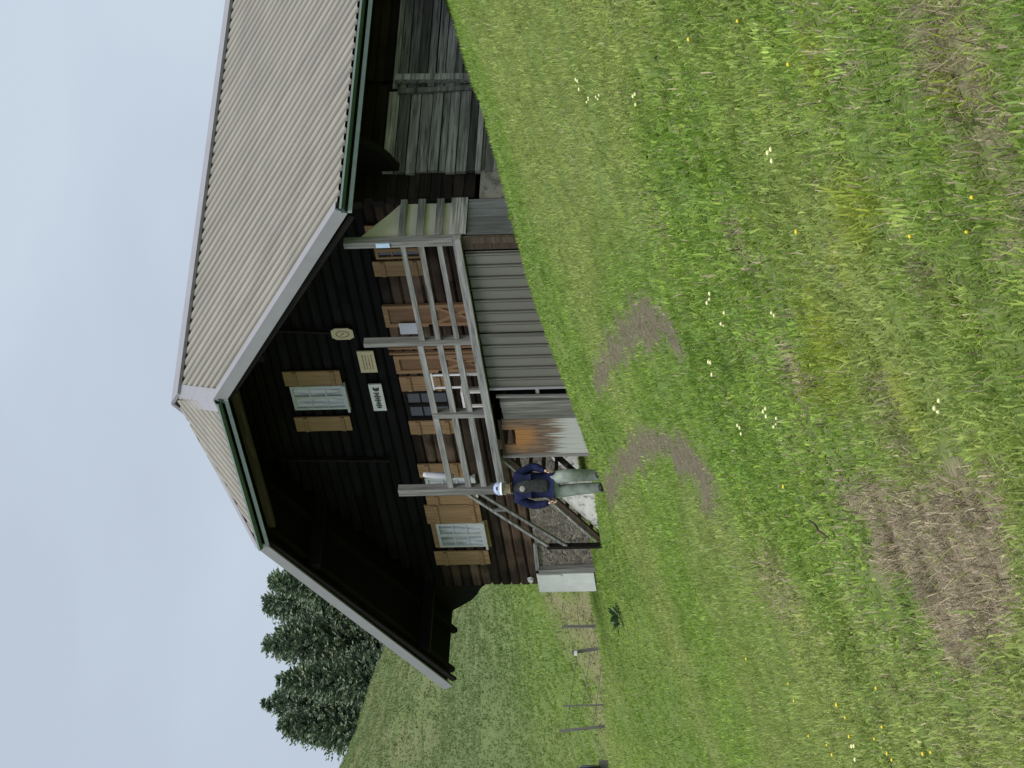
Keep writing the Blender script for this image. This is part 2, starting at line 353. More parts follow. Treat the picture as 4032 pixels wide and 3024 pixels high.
t.links.new(df.outputs[0], ms.inputs[1]); t.links.new(tl.outputs[0], ms.inputs[2]); t.links.new(ms.outputs[0], o_.inputs['Surface'])
#           F0  F1  per m2 per tuft Lmin Lmax width seg half-angle
grass('grass', [(6.5, 11, 5200, 24, .035, .135, .0060, 2, .15), (11, 16, 3600, 22, .035, .135, .0075, 2, .15), (16, 24, 2300, 16, .03, .13, .010, 2, .145), (24, 36, 1500, 12, .03, .125, .013, 1, .14),
                (36, 50, 900, 8, .03, .12, .018, 1, .14), (50, 73, 620, 7, .03, .115, .022, 1, .14)], 'lush green pasture grass with straw tufts covering the slope below the barn')
grass('hill_grass', [(73, 84, 260, 5, .05, .22, .03, 1, .14), (84, 126, 260, 4, .05, .15, .055, 1, .14)], 'paler grass on the far slope behind the wire fence')

# ================================================================ THE BARN
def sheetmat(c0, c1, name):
    """ribbed sheet: shade beside the ribs put into the colour of the hollows"""
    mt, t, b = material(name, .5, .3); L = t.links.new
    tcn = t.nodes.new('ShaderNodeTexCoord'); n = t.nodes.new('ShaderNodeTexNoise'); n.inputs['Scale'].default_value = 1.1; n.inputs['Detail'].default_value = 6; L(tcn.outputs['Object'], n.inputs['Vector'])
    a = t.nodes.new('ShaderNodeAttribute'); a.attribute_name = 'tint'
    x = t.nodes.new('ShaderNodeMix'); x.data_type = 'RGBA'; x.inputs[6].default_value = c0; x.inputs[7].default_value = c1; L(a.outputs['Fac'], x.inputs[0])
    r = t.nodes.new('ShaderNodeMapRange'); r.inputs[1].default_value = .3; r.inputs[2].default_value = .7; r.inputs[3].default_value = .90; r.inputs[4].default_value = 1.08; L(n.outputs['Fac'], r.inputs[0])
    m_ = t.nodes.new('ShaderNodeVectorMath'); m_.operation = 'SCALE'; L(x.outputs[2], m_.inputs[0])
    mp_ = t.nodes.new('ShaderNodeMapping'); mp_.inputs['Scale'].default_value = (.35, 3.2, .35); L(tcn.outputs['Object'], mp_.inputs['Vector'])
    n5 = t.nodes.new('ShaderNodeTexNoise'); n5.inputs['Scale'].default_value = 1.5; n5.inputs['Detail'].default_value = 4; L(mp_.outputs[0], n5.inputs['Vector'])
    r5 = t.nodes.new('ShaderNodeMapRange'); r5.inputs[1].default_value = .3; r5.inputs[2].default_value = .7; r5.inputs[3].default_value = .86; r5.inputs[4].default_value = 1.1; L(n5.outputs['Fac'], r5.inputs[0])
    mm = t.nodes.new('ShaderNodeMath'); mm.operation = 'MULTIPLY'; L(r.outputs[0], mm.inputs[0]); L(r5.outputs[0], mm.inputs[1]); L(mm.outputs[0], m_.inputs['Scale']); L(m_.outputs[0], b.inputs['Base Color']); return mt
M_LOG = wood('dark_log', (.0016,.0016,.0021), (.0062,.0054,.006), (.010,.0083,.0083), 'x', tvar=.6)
M_LOGB = wood('lit_weathered_log', (.010,.0075,.0065), (.072,.045,.033), (.125,.082,.058), 'x', tvar=.7, patch=.8)  # weathered logs, with the light on the lower wall put into the colour
M_LOGY = wood('dark_log_side', (.006,.005,.0048), (.024,.017,.015), (.04,.028,.023), 'y', tvar=.5)
M_DARK = wood('dark_beam', (.002,.002,.0024), (.006,.0053,.0055), (.009,.0075,.0075), 'y', tvar=.4)
M_DARKZ = wood('dark_post', (.004,.0036,.0036), (.014,.011,.010), (.02,.0155,.0135), 'z', tvar=.4)
M_BROWN = wood('brown_beam', (.03,.022,.017), (.10,.075,.055), (.07,.055,.042), 'x', tvar=.3)
M_GREYX = wood('silver_board_x', (.07,.069,.069), (.35,.345,.345), (.23,.225,.22), 'x', tvar=.35)
M_GREYY = wood('silver_board_y', (.025,.024,.023), (.34,.325,.315), (.17,.163,.157), 'y', tvar=.75, patch=.6)
M_GREYZ = wood('silver_board_z', (.06,.059,.058), (.26,.255,.25), (.17,.165,.16), 'z', tvar=.35)
M_PLANKZ = wood('grey_plank_z', (.08,.083,.085), (.20,.207,.212), (.16,.16,.16), 'z', tvar=.35)
M_DOORA = wood('greenish_grey_plank', (.055,.055,.05), (.22,.22,.20), (.12,.12,.11), 'z', tvar=.5)
M_SHUT = wood('tan_shutter', (.225,.135,.072), (.385,.245,.137), (.30,.188,.105), 'z', tvar=.2)
M_DOOR = wood('oak_door', (.20,.115,.065), (.34,.21,.12), (.27,.165,.095), 'z', tvar=.2)
M_DOORP = wood('door_panel', (.15,.085,.05), (.26,.155,.09), (.2,.12,.07), 'z', tvar=.2)
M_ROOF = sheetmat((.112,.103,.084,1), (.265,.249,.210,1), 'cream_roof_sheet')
M_TRIM = plain('pale_grey_flashing', (.27,.265,.285), .45, .4, var=.05, scale=3)
M_GUT = plain('dark_green_gutter', (.022,.072,.060), .3, .6, var=.2, scale=4)
M_LIP = plain('grey_green_fascia', (.24,.29,.29), .35, .5, var=.12, scale=5)
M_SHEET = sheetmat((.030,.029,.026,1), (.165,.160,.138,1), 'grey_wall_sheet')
M_WHITE = plain('white_paint', (.72,.72,.72), .6, .3, var=.07, scale=5)
M_WINF = plain('window_white', (.52,.53,.55), .5, .3, var=.1, scale=9)
M_BLACK = plain('matte_black', (.006,.006,.007), .9, .1)
M_TARP = plain('cream_canvas', (.62,.58,.48), .9, .1, var=.08, scale=3)
M_PAPER = plain('white_paper', (.52,.53,.60), .8, .1, var=.04)
M_SIGN = plain('tan_sign', (.62,.52,.36), .7, .2, var=.08, scale=20)
M_INK = plain('sign_ink', (.06,.065,.06), .8, .1)
M_BROWNINK = plain('carved_lines', (.30,.19,.10), .8, .1)
M_BLUE = plain('pale_blue_cloth', (.45,.60,.80), .8, .1)
def glass():
    mt, t, b = material('window_glass', .12, .5); L = t.links.new
    tcn = t.nodes.new('ShaderNodeTexCoord'); n = t.nodes.new('ShaderNodeTexNoise'); n.inputs['Scale'].default_value = 4; n.inputs['Detail'].default_value = 3
    mp_ = t.nodes.new('ShaderNodeMapping'); mp_.inputs['Scale'].default_value = (3.5, 1, .5); L(tcn.outputs['Object'], mp_.inputs['Vector']); L(mp_.outputs[0], n.inputs['Vector'])
    r = t.nodes.new('ShaderNodeValToRGB'); e = r.color_ramp.elements; e[0].position = .4; e[1].position = .6; e[0].color = (.24,.25,.28,1); e[1].color = (.55,.56,.60,1)
    L(n.outputs['Fac'], r.inputs[0]); L(r.outputs[0], b.inputs['Base Color']); return mt
M_GLASS = glass()
M_GLASSD = plain('dark_glass', (.02,.021,.025), .08, .5)
def stone():
    mt, t, b = material('rubble_stone', .9, .15); L = t.links.new
    tcn = t.nodes.new('ShaderNodeTexCoord'); mp_ = t.nodes.new('ShaderNodeMapping'); mp_.inputs['Scale'].default_value = (1.7, 1.7, 3.2)
    n0 = t.nodes.new('ShaderNodeTexNoise'); n0.inputs['Scale'].default_value = 3; L(tcn.outputs['Object'], n0.inputs['Vector'])
    ad = t.nodes.new('ShaderNodeVectorMath'); ad.operation = 'MULTIPLY_ADD'; L(n0.outputs['Color'], ad.inputs[0]); ad.inputs[1].default_value = (.25,.25,.25); L(tcn.outputs['Object'], ad.inputs[2]); L(ad.outputs[0], mp_.inputs['Vector'])
    v1 = t.nodes.new('ShaderNodeTexVoronoi'); v1.feature = 'DISTANCE_TO_EDGE'; v2 = t.nodes.new('ShaderNodeTexVoronoi'); L(mp_.outputs[0], v1.inputs['Vector']); L(mp_.outputs[0], v2.inputs['Vector'])
    r = t.nodes.new('ShaderNodeValToRGB'); e = r.color_ramp.elements; e[0].position = 0; e[0].color = (.13,.105,.085,1); e[1].position = 1; e[1].color = (.42,.35,.28,1)
    sp = t.nodes.new('ShaderNodeSeparateColor'); L(v2.outputs['Color'], sp.inputs[0]); L(sp.outputs[0], r.inputs[0])
    n3 = t.nodes.new('ShaderNodeTexNoise'); n3.inputs['Scale'].default_value = 12; L(tcn.outputs['Object'], n3.inputs['Vector'])
    m1 = t.nodes.new('ShaderNodeMix'); m1.data_type = 'RGBA'; m1.blend_type = 'MULTIPLY'; m1.inputs[0].default_value = .7; L(r.outputs[0], m1.inputs[6]); L(n3.outputs['Fac'], m1.inputs[7])
    mr = t.nodes.new('ShaderNodeMapRange'); mr.inputs[1].default_value = .02; mr.inputs[2].default_value = .10; L(v1.outputs['Distance'], mr.inputs[0])
    m2 = t.nodes.new('ShaderNodeMix'); m2.data_type = 'RGBA'; L(mr.outputs[0], m2.inputs[0]); m2.inputs[6].default_value = (.34,.33,.31,1); L(m1.outputs[2], m2.inputs[7]); L(m2.outputs[2], b.inputs['Base Color'])
    bp = t.nodes.new('ShaderNodeBump'); bp.inputs['Strength'].default_value = .9; bp.inputs['Distance'].default_value = .05; L(mr.outputs[0], bp.inputs['Height']); L(bp.outputs[0], b.inputs['Normal'])
    return mt
M_STONE = stone()
def limewash(name, c0, c1):
    mt, t, b = material(name, .95, .1); L = t.links.new
    tcn = t.nodes.new('ShaderNodeTexCoord'); n = t.nodes.new('ShaderNodeTexNoise'); n.inputs['Scale'].default_value = 5; n.inputs['Detail'].default_value = 7; n.inputs['Roughness'].default_value = .7; L(tcn.outputs['Object'], n.inputs['Vector'])
    r = t.nodes.new('ShaderNodeValToRGB'); e = r.color_ramp.elements; e[0].position = .36; e[0].color = c0; e[1].position = .50; e[1].color = c1
    L(n.outputs['Fac'], r.inputs[0]); L(r.outputs[0], b.inputs['Base Color'])
    bp = t.nodes.new('ShaderNodeBump'); bp.inputs['Strength'].default_value = .7; bp.inputs['Distance'].default_value = .04; L(n.outputs['Fac'], bp.inputs['Height']); L(bp.outputs[0], b.inputs['Normal'])
    return mt
M_LIMEW = limewash('limewashed_stone', (.16,.13,.12,1), (.70,.67,.66,1)); M_LIMEG = limewash('grey_rendered_stone', (.10,.088,.075,1), (.27,.25,.22,1))
def stained_door():
    """brown planks: orange round the broken hatch, bleached and lichen-grey at the foot"""
    mt, t, b = material('stained_brown_plank', .85, .15); L = t.links.new
    tcn = t.nodes.new('ShaderNodeTexCoord'); mp_ = t.nodes.new('ShaderNodeMapping'); mp_.inputs['Scale'].default_value = (24, 24, 1.3); L(tcn.outputs['Object'], mp_.inputs['Vector'])
    n = t.nodes.new('ShaderNodeTexNoise'); n.inputs['Scale'].default_value = 1; n.inputs['Detail'].default_value = 6; L(mp_.outputs[0], n.inputs['Vector'])
    r = t.nodes.new('ShaderNodeValToRGB'); e = r.color_ramp.elements; e[0].position = .32; e[0].color = (.065,.045,.034,1); e[1].position = .68; e[1].color = (.23,.165,.12,1); L(n.outputs['Fac'], r.inputs[0])
    sp = t.nodes.new('ShaderNodeSeparateXYZ'); L(tcn.outputs['Object'], sp.inputs[0])
    # grey foot
    ad = t.nodes.new('ShaderNodeMath'); ad.operation = 'MULTIPLY_ADD'; L(n.outputs['Fac'], ad.inputs[0]); ad.inputs[1].default_value = 1.5; L(sp.outputs['Z'], ad.inputs[2])
    m1r = t.nodes.new('ShaderNodeMapRange'); m1r.inputs[1].default_value = -2.0; m1r.inputs[2].default_value = -2.25; m1r.inputs[4].default_value = .95; L(ad.outputs[0], m1r.inputs[0])
    m1 = t.nodes.new('ShaderNodeMix'); m1.data_type = 'RGBA'; L(m1r.outputs[0], m1.inputs[0]); L(r.outputs[0], m1.inputs[6]); m1.inputs[7].default_value = (.46,.47,.45,1)
    # orange stain
    ds = t.nodes.new('ShaderNodeVectorMath'); ds.operation = 'DISTANCE'; L(tcn.outputs['Object'], ds.inputs[0]); ds.inputs[1].default_value = (.55,.26,-2.17)
    n2 = t.nodes.new('ShaderNodeTexNoise'); n2.inputs['Scale'].default_value = 5; L(tcn.outputs['Object'], n2.inputs['Vector'])
    ad2 = t.nodes.new('ShaderNodeMath'); ad2.operation = 'MULTIPLY_ADD'; L(n2.outputs['Fac'], ad2.inputs[0]); ad2.inputs[1].default_value = .35; L(ds.outputs['Value'], ad2.inputs[2])
    m2r = t.nodes.new('ShaderNodeMapRange'); m2r.inputs[1].default_value = .62; m2r.inputs[2].default_value = .35; m2r.inputs[4].default_value = .85; L(ad2.outputs[0], m2r.inputs[0])
    m2 = t.nodes.new('ShaderNodeMix'); m2.data_type = 'RGBA'; L(m2r.outputs[0], m2.inputs[0]); L(m1.outputs[2], m2.inputs[6]); m2.inputs[7].default_value = (.36,.175,.06,1)
    L(m2.outputs[2], b.inputs['Base Color']); return mt
M_STAIN = stained_door()

UW, VW, VB = 6.0, 1.6, .22            # half width, front wall, balcony front
RW, RH_, RA, WH, ZH, BK = 7.0, 4.024, 1.658, 2.178, 2.772, 15.0   # roof half width, ridge, hip apex, hip eave half width and height, back
SL = RH_/RW
def rz(u): return RH_*(1-abs(u)/RW)
barn = empty('timber_barn', (0, VW, -3.3))
tag(barn, 'old dark timber barn with cream corrugated half-hipped roof, balcony and shutters', 'barn')

# --- walls
for mat_, zb, zt in ((M_LOGB, -1.86, -.02), (M_LOG, -.02, 3.9)):  # lower courses coloured as lit, upper ones as shaded by the roof
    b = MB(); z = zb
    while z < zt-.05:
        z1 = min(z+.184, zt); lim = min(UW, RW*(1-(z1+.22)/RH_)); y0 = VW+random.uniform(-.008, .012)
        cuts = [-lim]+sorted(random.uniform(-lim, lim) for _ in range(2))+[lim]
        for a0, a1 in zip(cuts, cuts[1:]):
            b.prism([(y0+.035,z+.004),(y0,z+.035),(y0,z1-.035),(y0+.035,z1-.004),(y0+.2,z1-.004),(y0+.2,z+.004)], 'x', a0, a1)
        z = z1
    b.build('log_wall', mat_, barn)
b = MB().box(-UW+.02, UW-.02, VW+.21, VW+.25, -3.6, -.3, .3)          # lining behind the logs
b.prism([(-6,-.3),(6,-.3),(6,.35),(0,3.7),(-6,.35)], 'y', VW+.21, VW+.25, .3); b.build('wall_lining', M_BLACK, barn)
for sx in (1, -1):
    b = MB(); z = -2.0
    while z < .34:
        z1 = min(z+.175, .36); j = random.uniform(-.006, .012)
        b.box(sx*(UW-.12), sx*(UW-.02+j), VW+.26, BK-.6, z+.004, z1-.004); z = z1
    b.build('side_wall', M_LOGY, barn)
b = MB().prism([(-UW,-2),(UW,-2),(UW,.34),(0,3.75),(-UW,.34)], 'y', BK-.6, BK-.45, .4); b.build('back_wall', M_LOG, barn)
# log ends at the near corner
b = MB(); z = -2.0
for k in range(13):
    b.box(UW-.16, UW+.0, 1.03+random.uniform(-.04,.05), VW-.01, z+.006, z+.176); z += .182
b.build('log_corner', M_LOGY, barn)
# weathered board cladding on the uphill side
def boards(v0, v1, z0, z1, off, seed):
    q = MB(); z = z0; rr = random.Random(seed)
    while z < z1-.03:
        h = rr.uniform(.11, .20); zz = min(z+h, z1); a = rr.uniform(-.03, .03); c = rr.uniform(-.03,.03)
        o1 = off+rr.uniform(-.012, .014)
        q.box(UW, UW+o1, v0+a, v1+c, z+rr.uniform(.003,.012), zz-rr.uniform(.002,.012), rr.random()); z = zz
    return q
boards(1.56, 3.30, -1.98, -.45, .05, 3).build('board_panel', M_GREYY, barn)
boards(3.40, 7.4, -1.98, -.5, .035, 4).build('board_panel', M_GREYY, barn)
boards(1.56, 3.5, -2.9, -2.09, .065, 9).build('board_panel', M_GREYY, barn)
boards(3.52, 7.4, -2.4, -2.0, .05, 12).build('board_panel', M_GREYY, barn)
boards(1.56, 3.5, -.44, .28, .03, 6).build('board_panel', M_LOGY, barn)  # top boards near black: the eave's shade put into their colour
boards(3.63, 7.4, -.495, .28, .03, 7).build('board_panel', M_LOGY, barn)  # same painted eave shade along the rest of the side
MB().beam((UW+.09,3.53,-2.0), (UW+.09,3.58,-.55), .10, .13, (0,1,0), .8).build('cladding_post', M_GREYY, barn)
MB().beam((UW+.075,3.33,-2.0), (UW+.075,3.30,-.62), .05, .10, (0,1,0), .3).build('cladding_post', M_GREYY, barn)
MB().box(UW, UW+.1, 1.53, 3.45, -2.08, -1.99, .75).build('sill_beam', M_GREYY, barn)
MB().box(UW, UW+.09, 3.62, 7.4, -2.0, -1.9, .8).build('sill_beam', M_GREYY, barn)
b = MB().box(UW-.4, UW+.04, 1.02, BK-.6, -4.2, -2.081, .5); b.build('stone_foundation', M_LIMEG, barn)
b = MB().box(-UW-.02, -.5, VW-.05, VW+.2, -4.4, -1.9, .5).box(-UW-.02, -UW+.3, VW+.21, BK-.6, -4.4, -2.01, .4); b.build('stone_foundation', M_STONE, barn)
b = MB(); rr = random.Random(4)
b.prism([(-.95,-3.7),(-2.9,-3.7),(-2.75,-3.1),(-2.3,-2.75),(-1.9,-2.5),(-1.2,-2.35),(-.95,-2.4)], 'y', VW-.085, VW-.052, .6); b.build('limewash_patch', M_LIMEW, barn)
MB().beam((-4.55,VW-.07,-1.90), (-5.42,VW-.07,-1.87), .035, .07, (0,0,1), .8).build('sill_board', M_GREYX, barn)
MB().beam((-5.30,VW-.12,-3.3), (-5.38,VW-.11,-1.90), .14, .10, (0,1,0), .85).build('corner_post', M_GREYZ, barn)
b = MB().box(-6.10, -5.50, VW-.115, VW-.10, -2.92, -1.84, .6).box(-6.11, -6.098, VW-.115, VW+.5, -2.9, -1.84, .6); b.build('white_sheet', M_WHITE, barn)
MB().box(-5.56, -5.50, VW-.14, VW-.116, -2.3, -1.86, .9).build('sheet_flap', M_WHITE, barn)

# --- roof
def corrug(period, h):
    """profile over one period: (fraction, height)"""
    return [(0,0),(.36,0),(.46,h),(.90,h)]
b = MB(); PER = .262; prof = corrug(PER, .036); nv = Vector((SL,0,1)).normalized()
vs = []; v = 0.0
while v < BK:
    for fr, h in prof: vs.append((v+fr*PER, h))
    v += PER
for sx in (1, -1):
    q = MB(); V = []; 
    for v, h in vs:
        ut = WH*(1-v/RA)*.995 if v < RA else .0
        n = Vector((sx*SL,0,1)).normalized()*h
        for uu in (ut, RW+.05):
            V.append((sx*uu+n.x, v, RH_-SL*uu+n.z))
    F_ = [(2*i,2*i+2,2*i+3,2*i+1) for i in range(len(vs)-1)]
    q.add(V, F_, .5); q.t = [1.0 if h > 0 else 0.0 for _, h in vs for _k in (0,1)]; q.build('roof_sheet', M_ROOF, barn)  # pans tinted darker than crests: painted shade between the ribs
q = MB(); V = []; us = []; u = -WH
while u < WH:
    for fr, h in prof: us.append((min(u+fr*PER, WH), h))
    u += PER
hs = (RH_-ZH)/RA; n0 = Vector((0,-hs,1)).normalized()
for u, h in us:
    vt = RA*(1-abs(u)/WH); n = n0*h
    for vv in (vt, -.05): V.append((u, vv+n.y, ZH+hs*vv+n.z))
q.add(V, [(2*i,2*i+2,2*i+3,2*i+1) for i in range(len(us)-1)], .5); q.t = [1.0 if h > 0 else 0.0 for _, h in us for _k in (0,1)]; q.build('roof_sheet', M_ROOF, barn)  # hip pans carry the same painted rib shade
# boarding under the sheets
b = MB()
for sx in (1, -1):
    d0, d1 = .05, .10
    for vv0, vv1, top in ((.04, RA, None), (RA, BK-.02, 0.0)):
        t0 = WH*(1-vv0/RA) if top is None else 0; t1 = 0
        P = [(sx*t0,vv0),(sx*RW*.992,vv0),(sx*RW*.992,vv1),(sx*t1,vv1)]
        V = [(x,y,rz(x)-d0) for x,y in P]+[(x,y,rz(x)-d1) for x,y in P]
        b.add(V, [(0,1,2,3),(7,6,5,4),(0,4,5,1),(1,5,6,2),(2,6,7,3),(3,7,4,0)], .3)
P = [(-WH,.04),(WH,.04),(0,RA)]
b.add([(x,y,ZH+hs*y-.05) for x,y in P]+[(x,y,ZH+hs*y-.10) for x,y in P], [(0,1,2),(5,4,3),(0,3,4,1),(1,4,5,2),(2,5,3,0)], .3)
b.build('roof_boarding', M_DARK, barn)
b = MB()
for sx in (1, -1):
    for v in [.32]+list(np.arange(1.2, BK, .85)):
        t0 = WH*(1-v/RA) if v < RA else .05
        b.beam((sx*t0, v, rz(t0)-.16), (sx*(RW-.03), v, rz(RW-.03)-.16), .09, .115)
b.build('rafters', M_DARKZ, barn)
for u in (-5.98, -3.1, 3.1, 5.98):
    MB().beam((u, .12, rz(u)-.33), (u, VW+.3, rz(u)-.33), .17, .2, tint=.6).build('purlin', M_DARK, barn)
MB().beam((-2.05, .34, 2.54), (1.95, .34, 2.54), .12, .13, tint=.6).build('hip_beam', M_BROWN, barn)
for sx in (1, -1):                                   # curved knee braces under the eaves
    pl = [(6.0,-.80),(6.12,-.70),(6.3,-.63),(6.5,-.50),(6.7,-.28),(6.85,-.10),(6.97,-.02),(6.97,-.12+.07),(6.0,.36)]
    b = MB().prism([(sx*x,z_) for x,z_ in pl], 'y', VW+.0, VW+.16, .3); b.build('eave_bracket', M_DARKZ, barn)
# flashings
b = MB()
for sx in (1, -1):
    b.beam((sx*.15,RA-.1,RH_-.005), (sx*.15,BK+.05,RH_-.005), .34, .06, (sx*SL,0,1), .5)
b.build('ridge_cap', M_TRIM, barn)
for sx in (1, -1):
    q = MB(); A0 = Vector((0,RA+.08,RH_+.045)); B0 = Vector((sx*(WH+.03),-.06,ZH+.045))
    nr_ = Vector((sx*SL,0,1)).normalized(); nh = n0
    d = (B0-A0).normalized(); er = nr_.cross(d).normalized(); eh = nh.cross(d).normalized()
    if er.y < 0: er = -er
    if eh.y > 0: eh = -eh
    wd = .215
    V = [A0, B0, B0+er*wd, A0+er*wd, A0+eh*wd, B0+eh*wd]
    V += [p-Vector((0,0,.02)) for p in V]
    q.add(V, [(0,1,2,3),(0,4,5,1),(6,9,8,7),(6,7,11,10),(1,7,8,2),(1,5,11,7),(2,8,9,3),(4,10,11,5)], .5); q.build('hip_cap', M_TRIM, barn)
    q = MB(); a = Vector((sx*WH,0,ZH)); e_ = Vector((sx*(RW+.05),0,rz(RW+.05)))
    nn = Vector((sx*SL,0,1)).normalized()
    q.beam(a+nn*-.055+Vector((0,-.02,0)), e_+nn*-.055+Vector((0,-.02,0)), .035, .20, nn, .5)
    q.beam(a+nn*.052+Vector((0,.045,0)), e_+nn*.052+Vector((0,.045,0)), .165, .014, nn, .7)
    q.build('barge_flashing', M_TRIM, barn)
    MB().beam(a+nn*-.21+Vector((sx*.05,.03,0)), e_+nn*-.21+Vector((-sx*.1,.03,0)), .05, .10, nn, .5).build('barge_board', M_DARKZ, barn)
# gutters: half-round channel with a pale fascia below it
def gut(name, a, b_, side):
    a = Vector(a); b_ = Vector(b_); sdv = Vector(side); q = MB(); pts = []
    for k in range(9):
        an_ = math.pi*k/8
        pts.append(sdv*(-.062*math.cos(an_))+Vector((0,0,-.062*math.sin(an_))))
    pts += [p*.86 for p in pts[::-1]]
    n = len(pts); V = [a+p for p in pts]+[b_+p for p in pts]
    q.add(V, [(i,(i+1)%n,n+(i+1)%n,n+i) for i in range(n)]+[tuple(range(n)), tuple(range(n,2*n))[::-1]], .5)
    g = q.build(name, M_GUT, barn)
    MB().beam(a-sdv*.05+Vector((0,0,-.135)), b_-sdv*.05+Vector((0,0,-.135)), .03, .065, tint=.6).build('gutter_fascia', M_LIP, g)
    MB().beam(a+sdv*.062+Vector((0,0,.0)), b_+sdv*.062+Vector((0,0,.0)), .034, .034, tint=.6).build('gutter_lip', M_LIP, g)  # pale strip: the lit edge of the gutter put into the colour
gut('gutter', (RW+.075,-.06,-.075), (RW+.075,BK,-.075), (1,0,0))
gut('gutter', (-WH+.06,-.10,ZH-.045), (WH+.06,-.10,ZH-.045), (0,-1,0))

# --- openings in the front wall
def shutter(u0, u1, z0, z1, tintbase=.5, two=True):
    s = MB(); w = u1-u0; k = max(2, int(round(w/.13)))
    for i in range(k): s.box(u0+w*i/k+.002, u0+w*(i+1)/k-.002, VW-.055, VW-.03, z0, z1, tintbase+random.uniform(-.25,.25))
    for zz in (z0+.14*(z1-z0), z1-.2*(z1-z0)): s.box(u0+.01, u1-.01, VW-.075, VW-.056, zz-.035, zz+.035, .2)
    return s.build('shutter', M_SHUT, barn)
def window(u0, u1, z0, z1, dark=False, bars=(1,3), frame=None, open_top=False):
    f = MB(); y0, y1 = VW-.05, VW-.005; fw = .05
    f.box(u0,u0+fw,y0,y1,z0,z1,.5).box(u1-fw,u1,y0,y1,z0,z1,.5).box(u0+fw,u1-fw,y0+.002,y1,z0,z0+fw,.5).box(u0+fw,u1-fw,y0+.002,y1,z1-fw,z1,.5)
    f.box((u0+u1)/2-.04,(u0+u1)/2+.04,y0+.003,y1,z0+fw,z1-fw,.5)
    for k in range(1, bars[1]): 
        zz = z0+fw+(z1-z0-2*fw)*k/bars[1]; f.box(u0+fw,(u0+u1)/2-.041,y0+.012,y1,zz-.012,zz+.012,.5).box((u0+u1)/2+.041,u1-fw,y0+.012,y1,zz-.012,zz+.012,.5)
    f.box(u0-.04,u1+.04,y0-.05,y1,z0-.045,z0-.003,.4)
    f = f.build('window', frame or M_WINF, barn)
    MB().box(u0+.03,u1-.03,VW-.025,VW-.012,z0+.03,z1-.03,.5).build('pane', M_GLASSD if dark else M_GLASS, f)
    return f
window(-.26,.42,.99,1.94); shutter(.455,.86,.99,2.0); shutter(-.89,-.48,1.0,2.0)
window(3.88,4.32,-.86,-.08,True,frame=M_SHUT); shutter(3.43,3.82,-.82,0.0); shutter(4.38,4.76,-.82,0)
window(-.62,.19,-.84,-.05,True,frame=M_DARKZ); shutter(.22,.63,-.82,-.03,.4); shutter(-1.06,-.67,-.82,-.03)
window(-2.94,-2.42,-.98,-.1,False); shutter(-2.39,-1.98,-.82,-.02); shutter(-3.24,-2.97,-1.0,-.05,.35)
window(-4.64,-3.88,-.98,-.12); shutter(-3.86,-3.27,-1.0,.02,.35); shutter(-5.22,-4.78,-1.0,.02)
MB().box(-4.70,-3.84,VW-.012,VW-.006,-1.08,-.02,.3).build('window_surround', M_SHUT, barn)
def door(u0, u1, z0, z1):
    d = MB(); y0, y1 = VW-.06, VW-.01; f = .085
    d.box(u0,u0+f,y0,y1,z0,z1,.8).box(u1-f,u1,y0,y1,z0,z1,.8)
    for zz in (z1-f, (z0+z1)/2-.05, z0): d.box(u0+f,u1-f,y0+.003,y1,zz,zz+f,.8)
    d.beam((u0+f,VW-.035,z0+f),(u1-f,VW-.035,(z0+z1)/2-.05),.03,.07,(0,0,1),.7).beam((u1-f,VW-.037,z0+f),(u0+f,VW-.037,(z0+z1)/2-.05),.026,.07,(0,0,1),.7)
    d = d.build('door', M_DOOR, barn)
    MB().box(u0+.05,u1-.05,VW-.03,VW-.015,z0+.05,z1-.05,.5).build('door_panel', M_DOORP, d)
    MB().box(u0+.03,u0+.055,y0-.045,y0,(z0+z1)/2+.0,(z0+z1)/2+.1,.5).build('handle', M_BLACK, d)
door(2.05,2.63,-1.69,.0); door(.74,1.23,-1.69,-.01)
MB().box(1.27,1.31,VW-.05,VW-.005,-1.69,.05,.5).box(1.40,1.45,VW-.04,VW-.005,-1.69,.05,.5).build('door_casing', M_DOOR, barn)
b = MB().beam((2.07,VW-.06,2.0),(1.96,VW-.06,.95),.05,.05,(0,1,0),.6); b.build('gable_batten', M_DARKZ, barn)
b = MB().beam((-1.72,VW-.06,2.41),(-1.82,VW-.06,.45),.06,.05,(0,1,0),.8); b.build('gable_batten', M_DARKZ, barn)
b = MB()
b.add([(-5.79+.065*math.cos(a),VW-.02,-1.70+.065*math.sin(a)) for a in np.arange(0,6.28,.4)]+[(-5.79+.045*math.cos(a),VW-.08,-1.70+.045*math.sin(a)) for a in np.arange(0,6.28,.4)],
      [tuple(range(16,32))]+[(i,(i+1)%16,16+(i+1)%16,16+i) for i in range(16)], .5); b.build('round_fixture', M_WHITE, barn)  # small round white fixture on the wall

# --- balcony
MB().box(.1,UW-.02,VB+.05,VW-.02,-1.74,-1.69,.4).box(-.9,.1,1.25,VW-.02,-1.74,-1.69,.4).build('balcony_floor', M_BROWN, barn)
for u in np.arange(.5, 5.9, .9): MB().box(u-.05,u+.05,VB+.06,VW-.02,-1.85,-1.745).build('floor_joist', M_DARK, barn)
P = lambda u,z0,z1,w: MB().box(u-w/2,u+w/2,VB-.07,VB+.06,z0,z1,.7)
P(5.94,-1.83,.06,.13).build('balcony_post', M_GREYZ, barn); P(3.345,-1.83,.10,.10).build('balcony_post', M_GREYZ, barn); P(-.90,-1.95,.08,.17).build('balcony_post', M_GREYZ, barn)
P(1.33,-1.70,-.80,.12).build('rail_post', M_GREYZ, barn)
MB().beam((-.99,VB-.03,-1.755),(6.02,VB-.03,-1.755),.10,.13,tint=.65).build('balcony_beam', M_GREYX, barn)
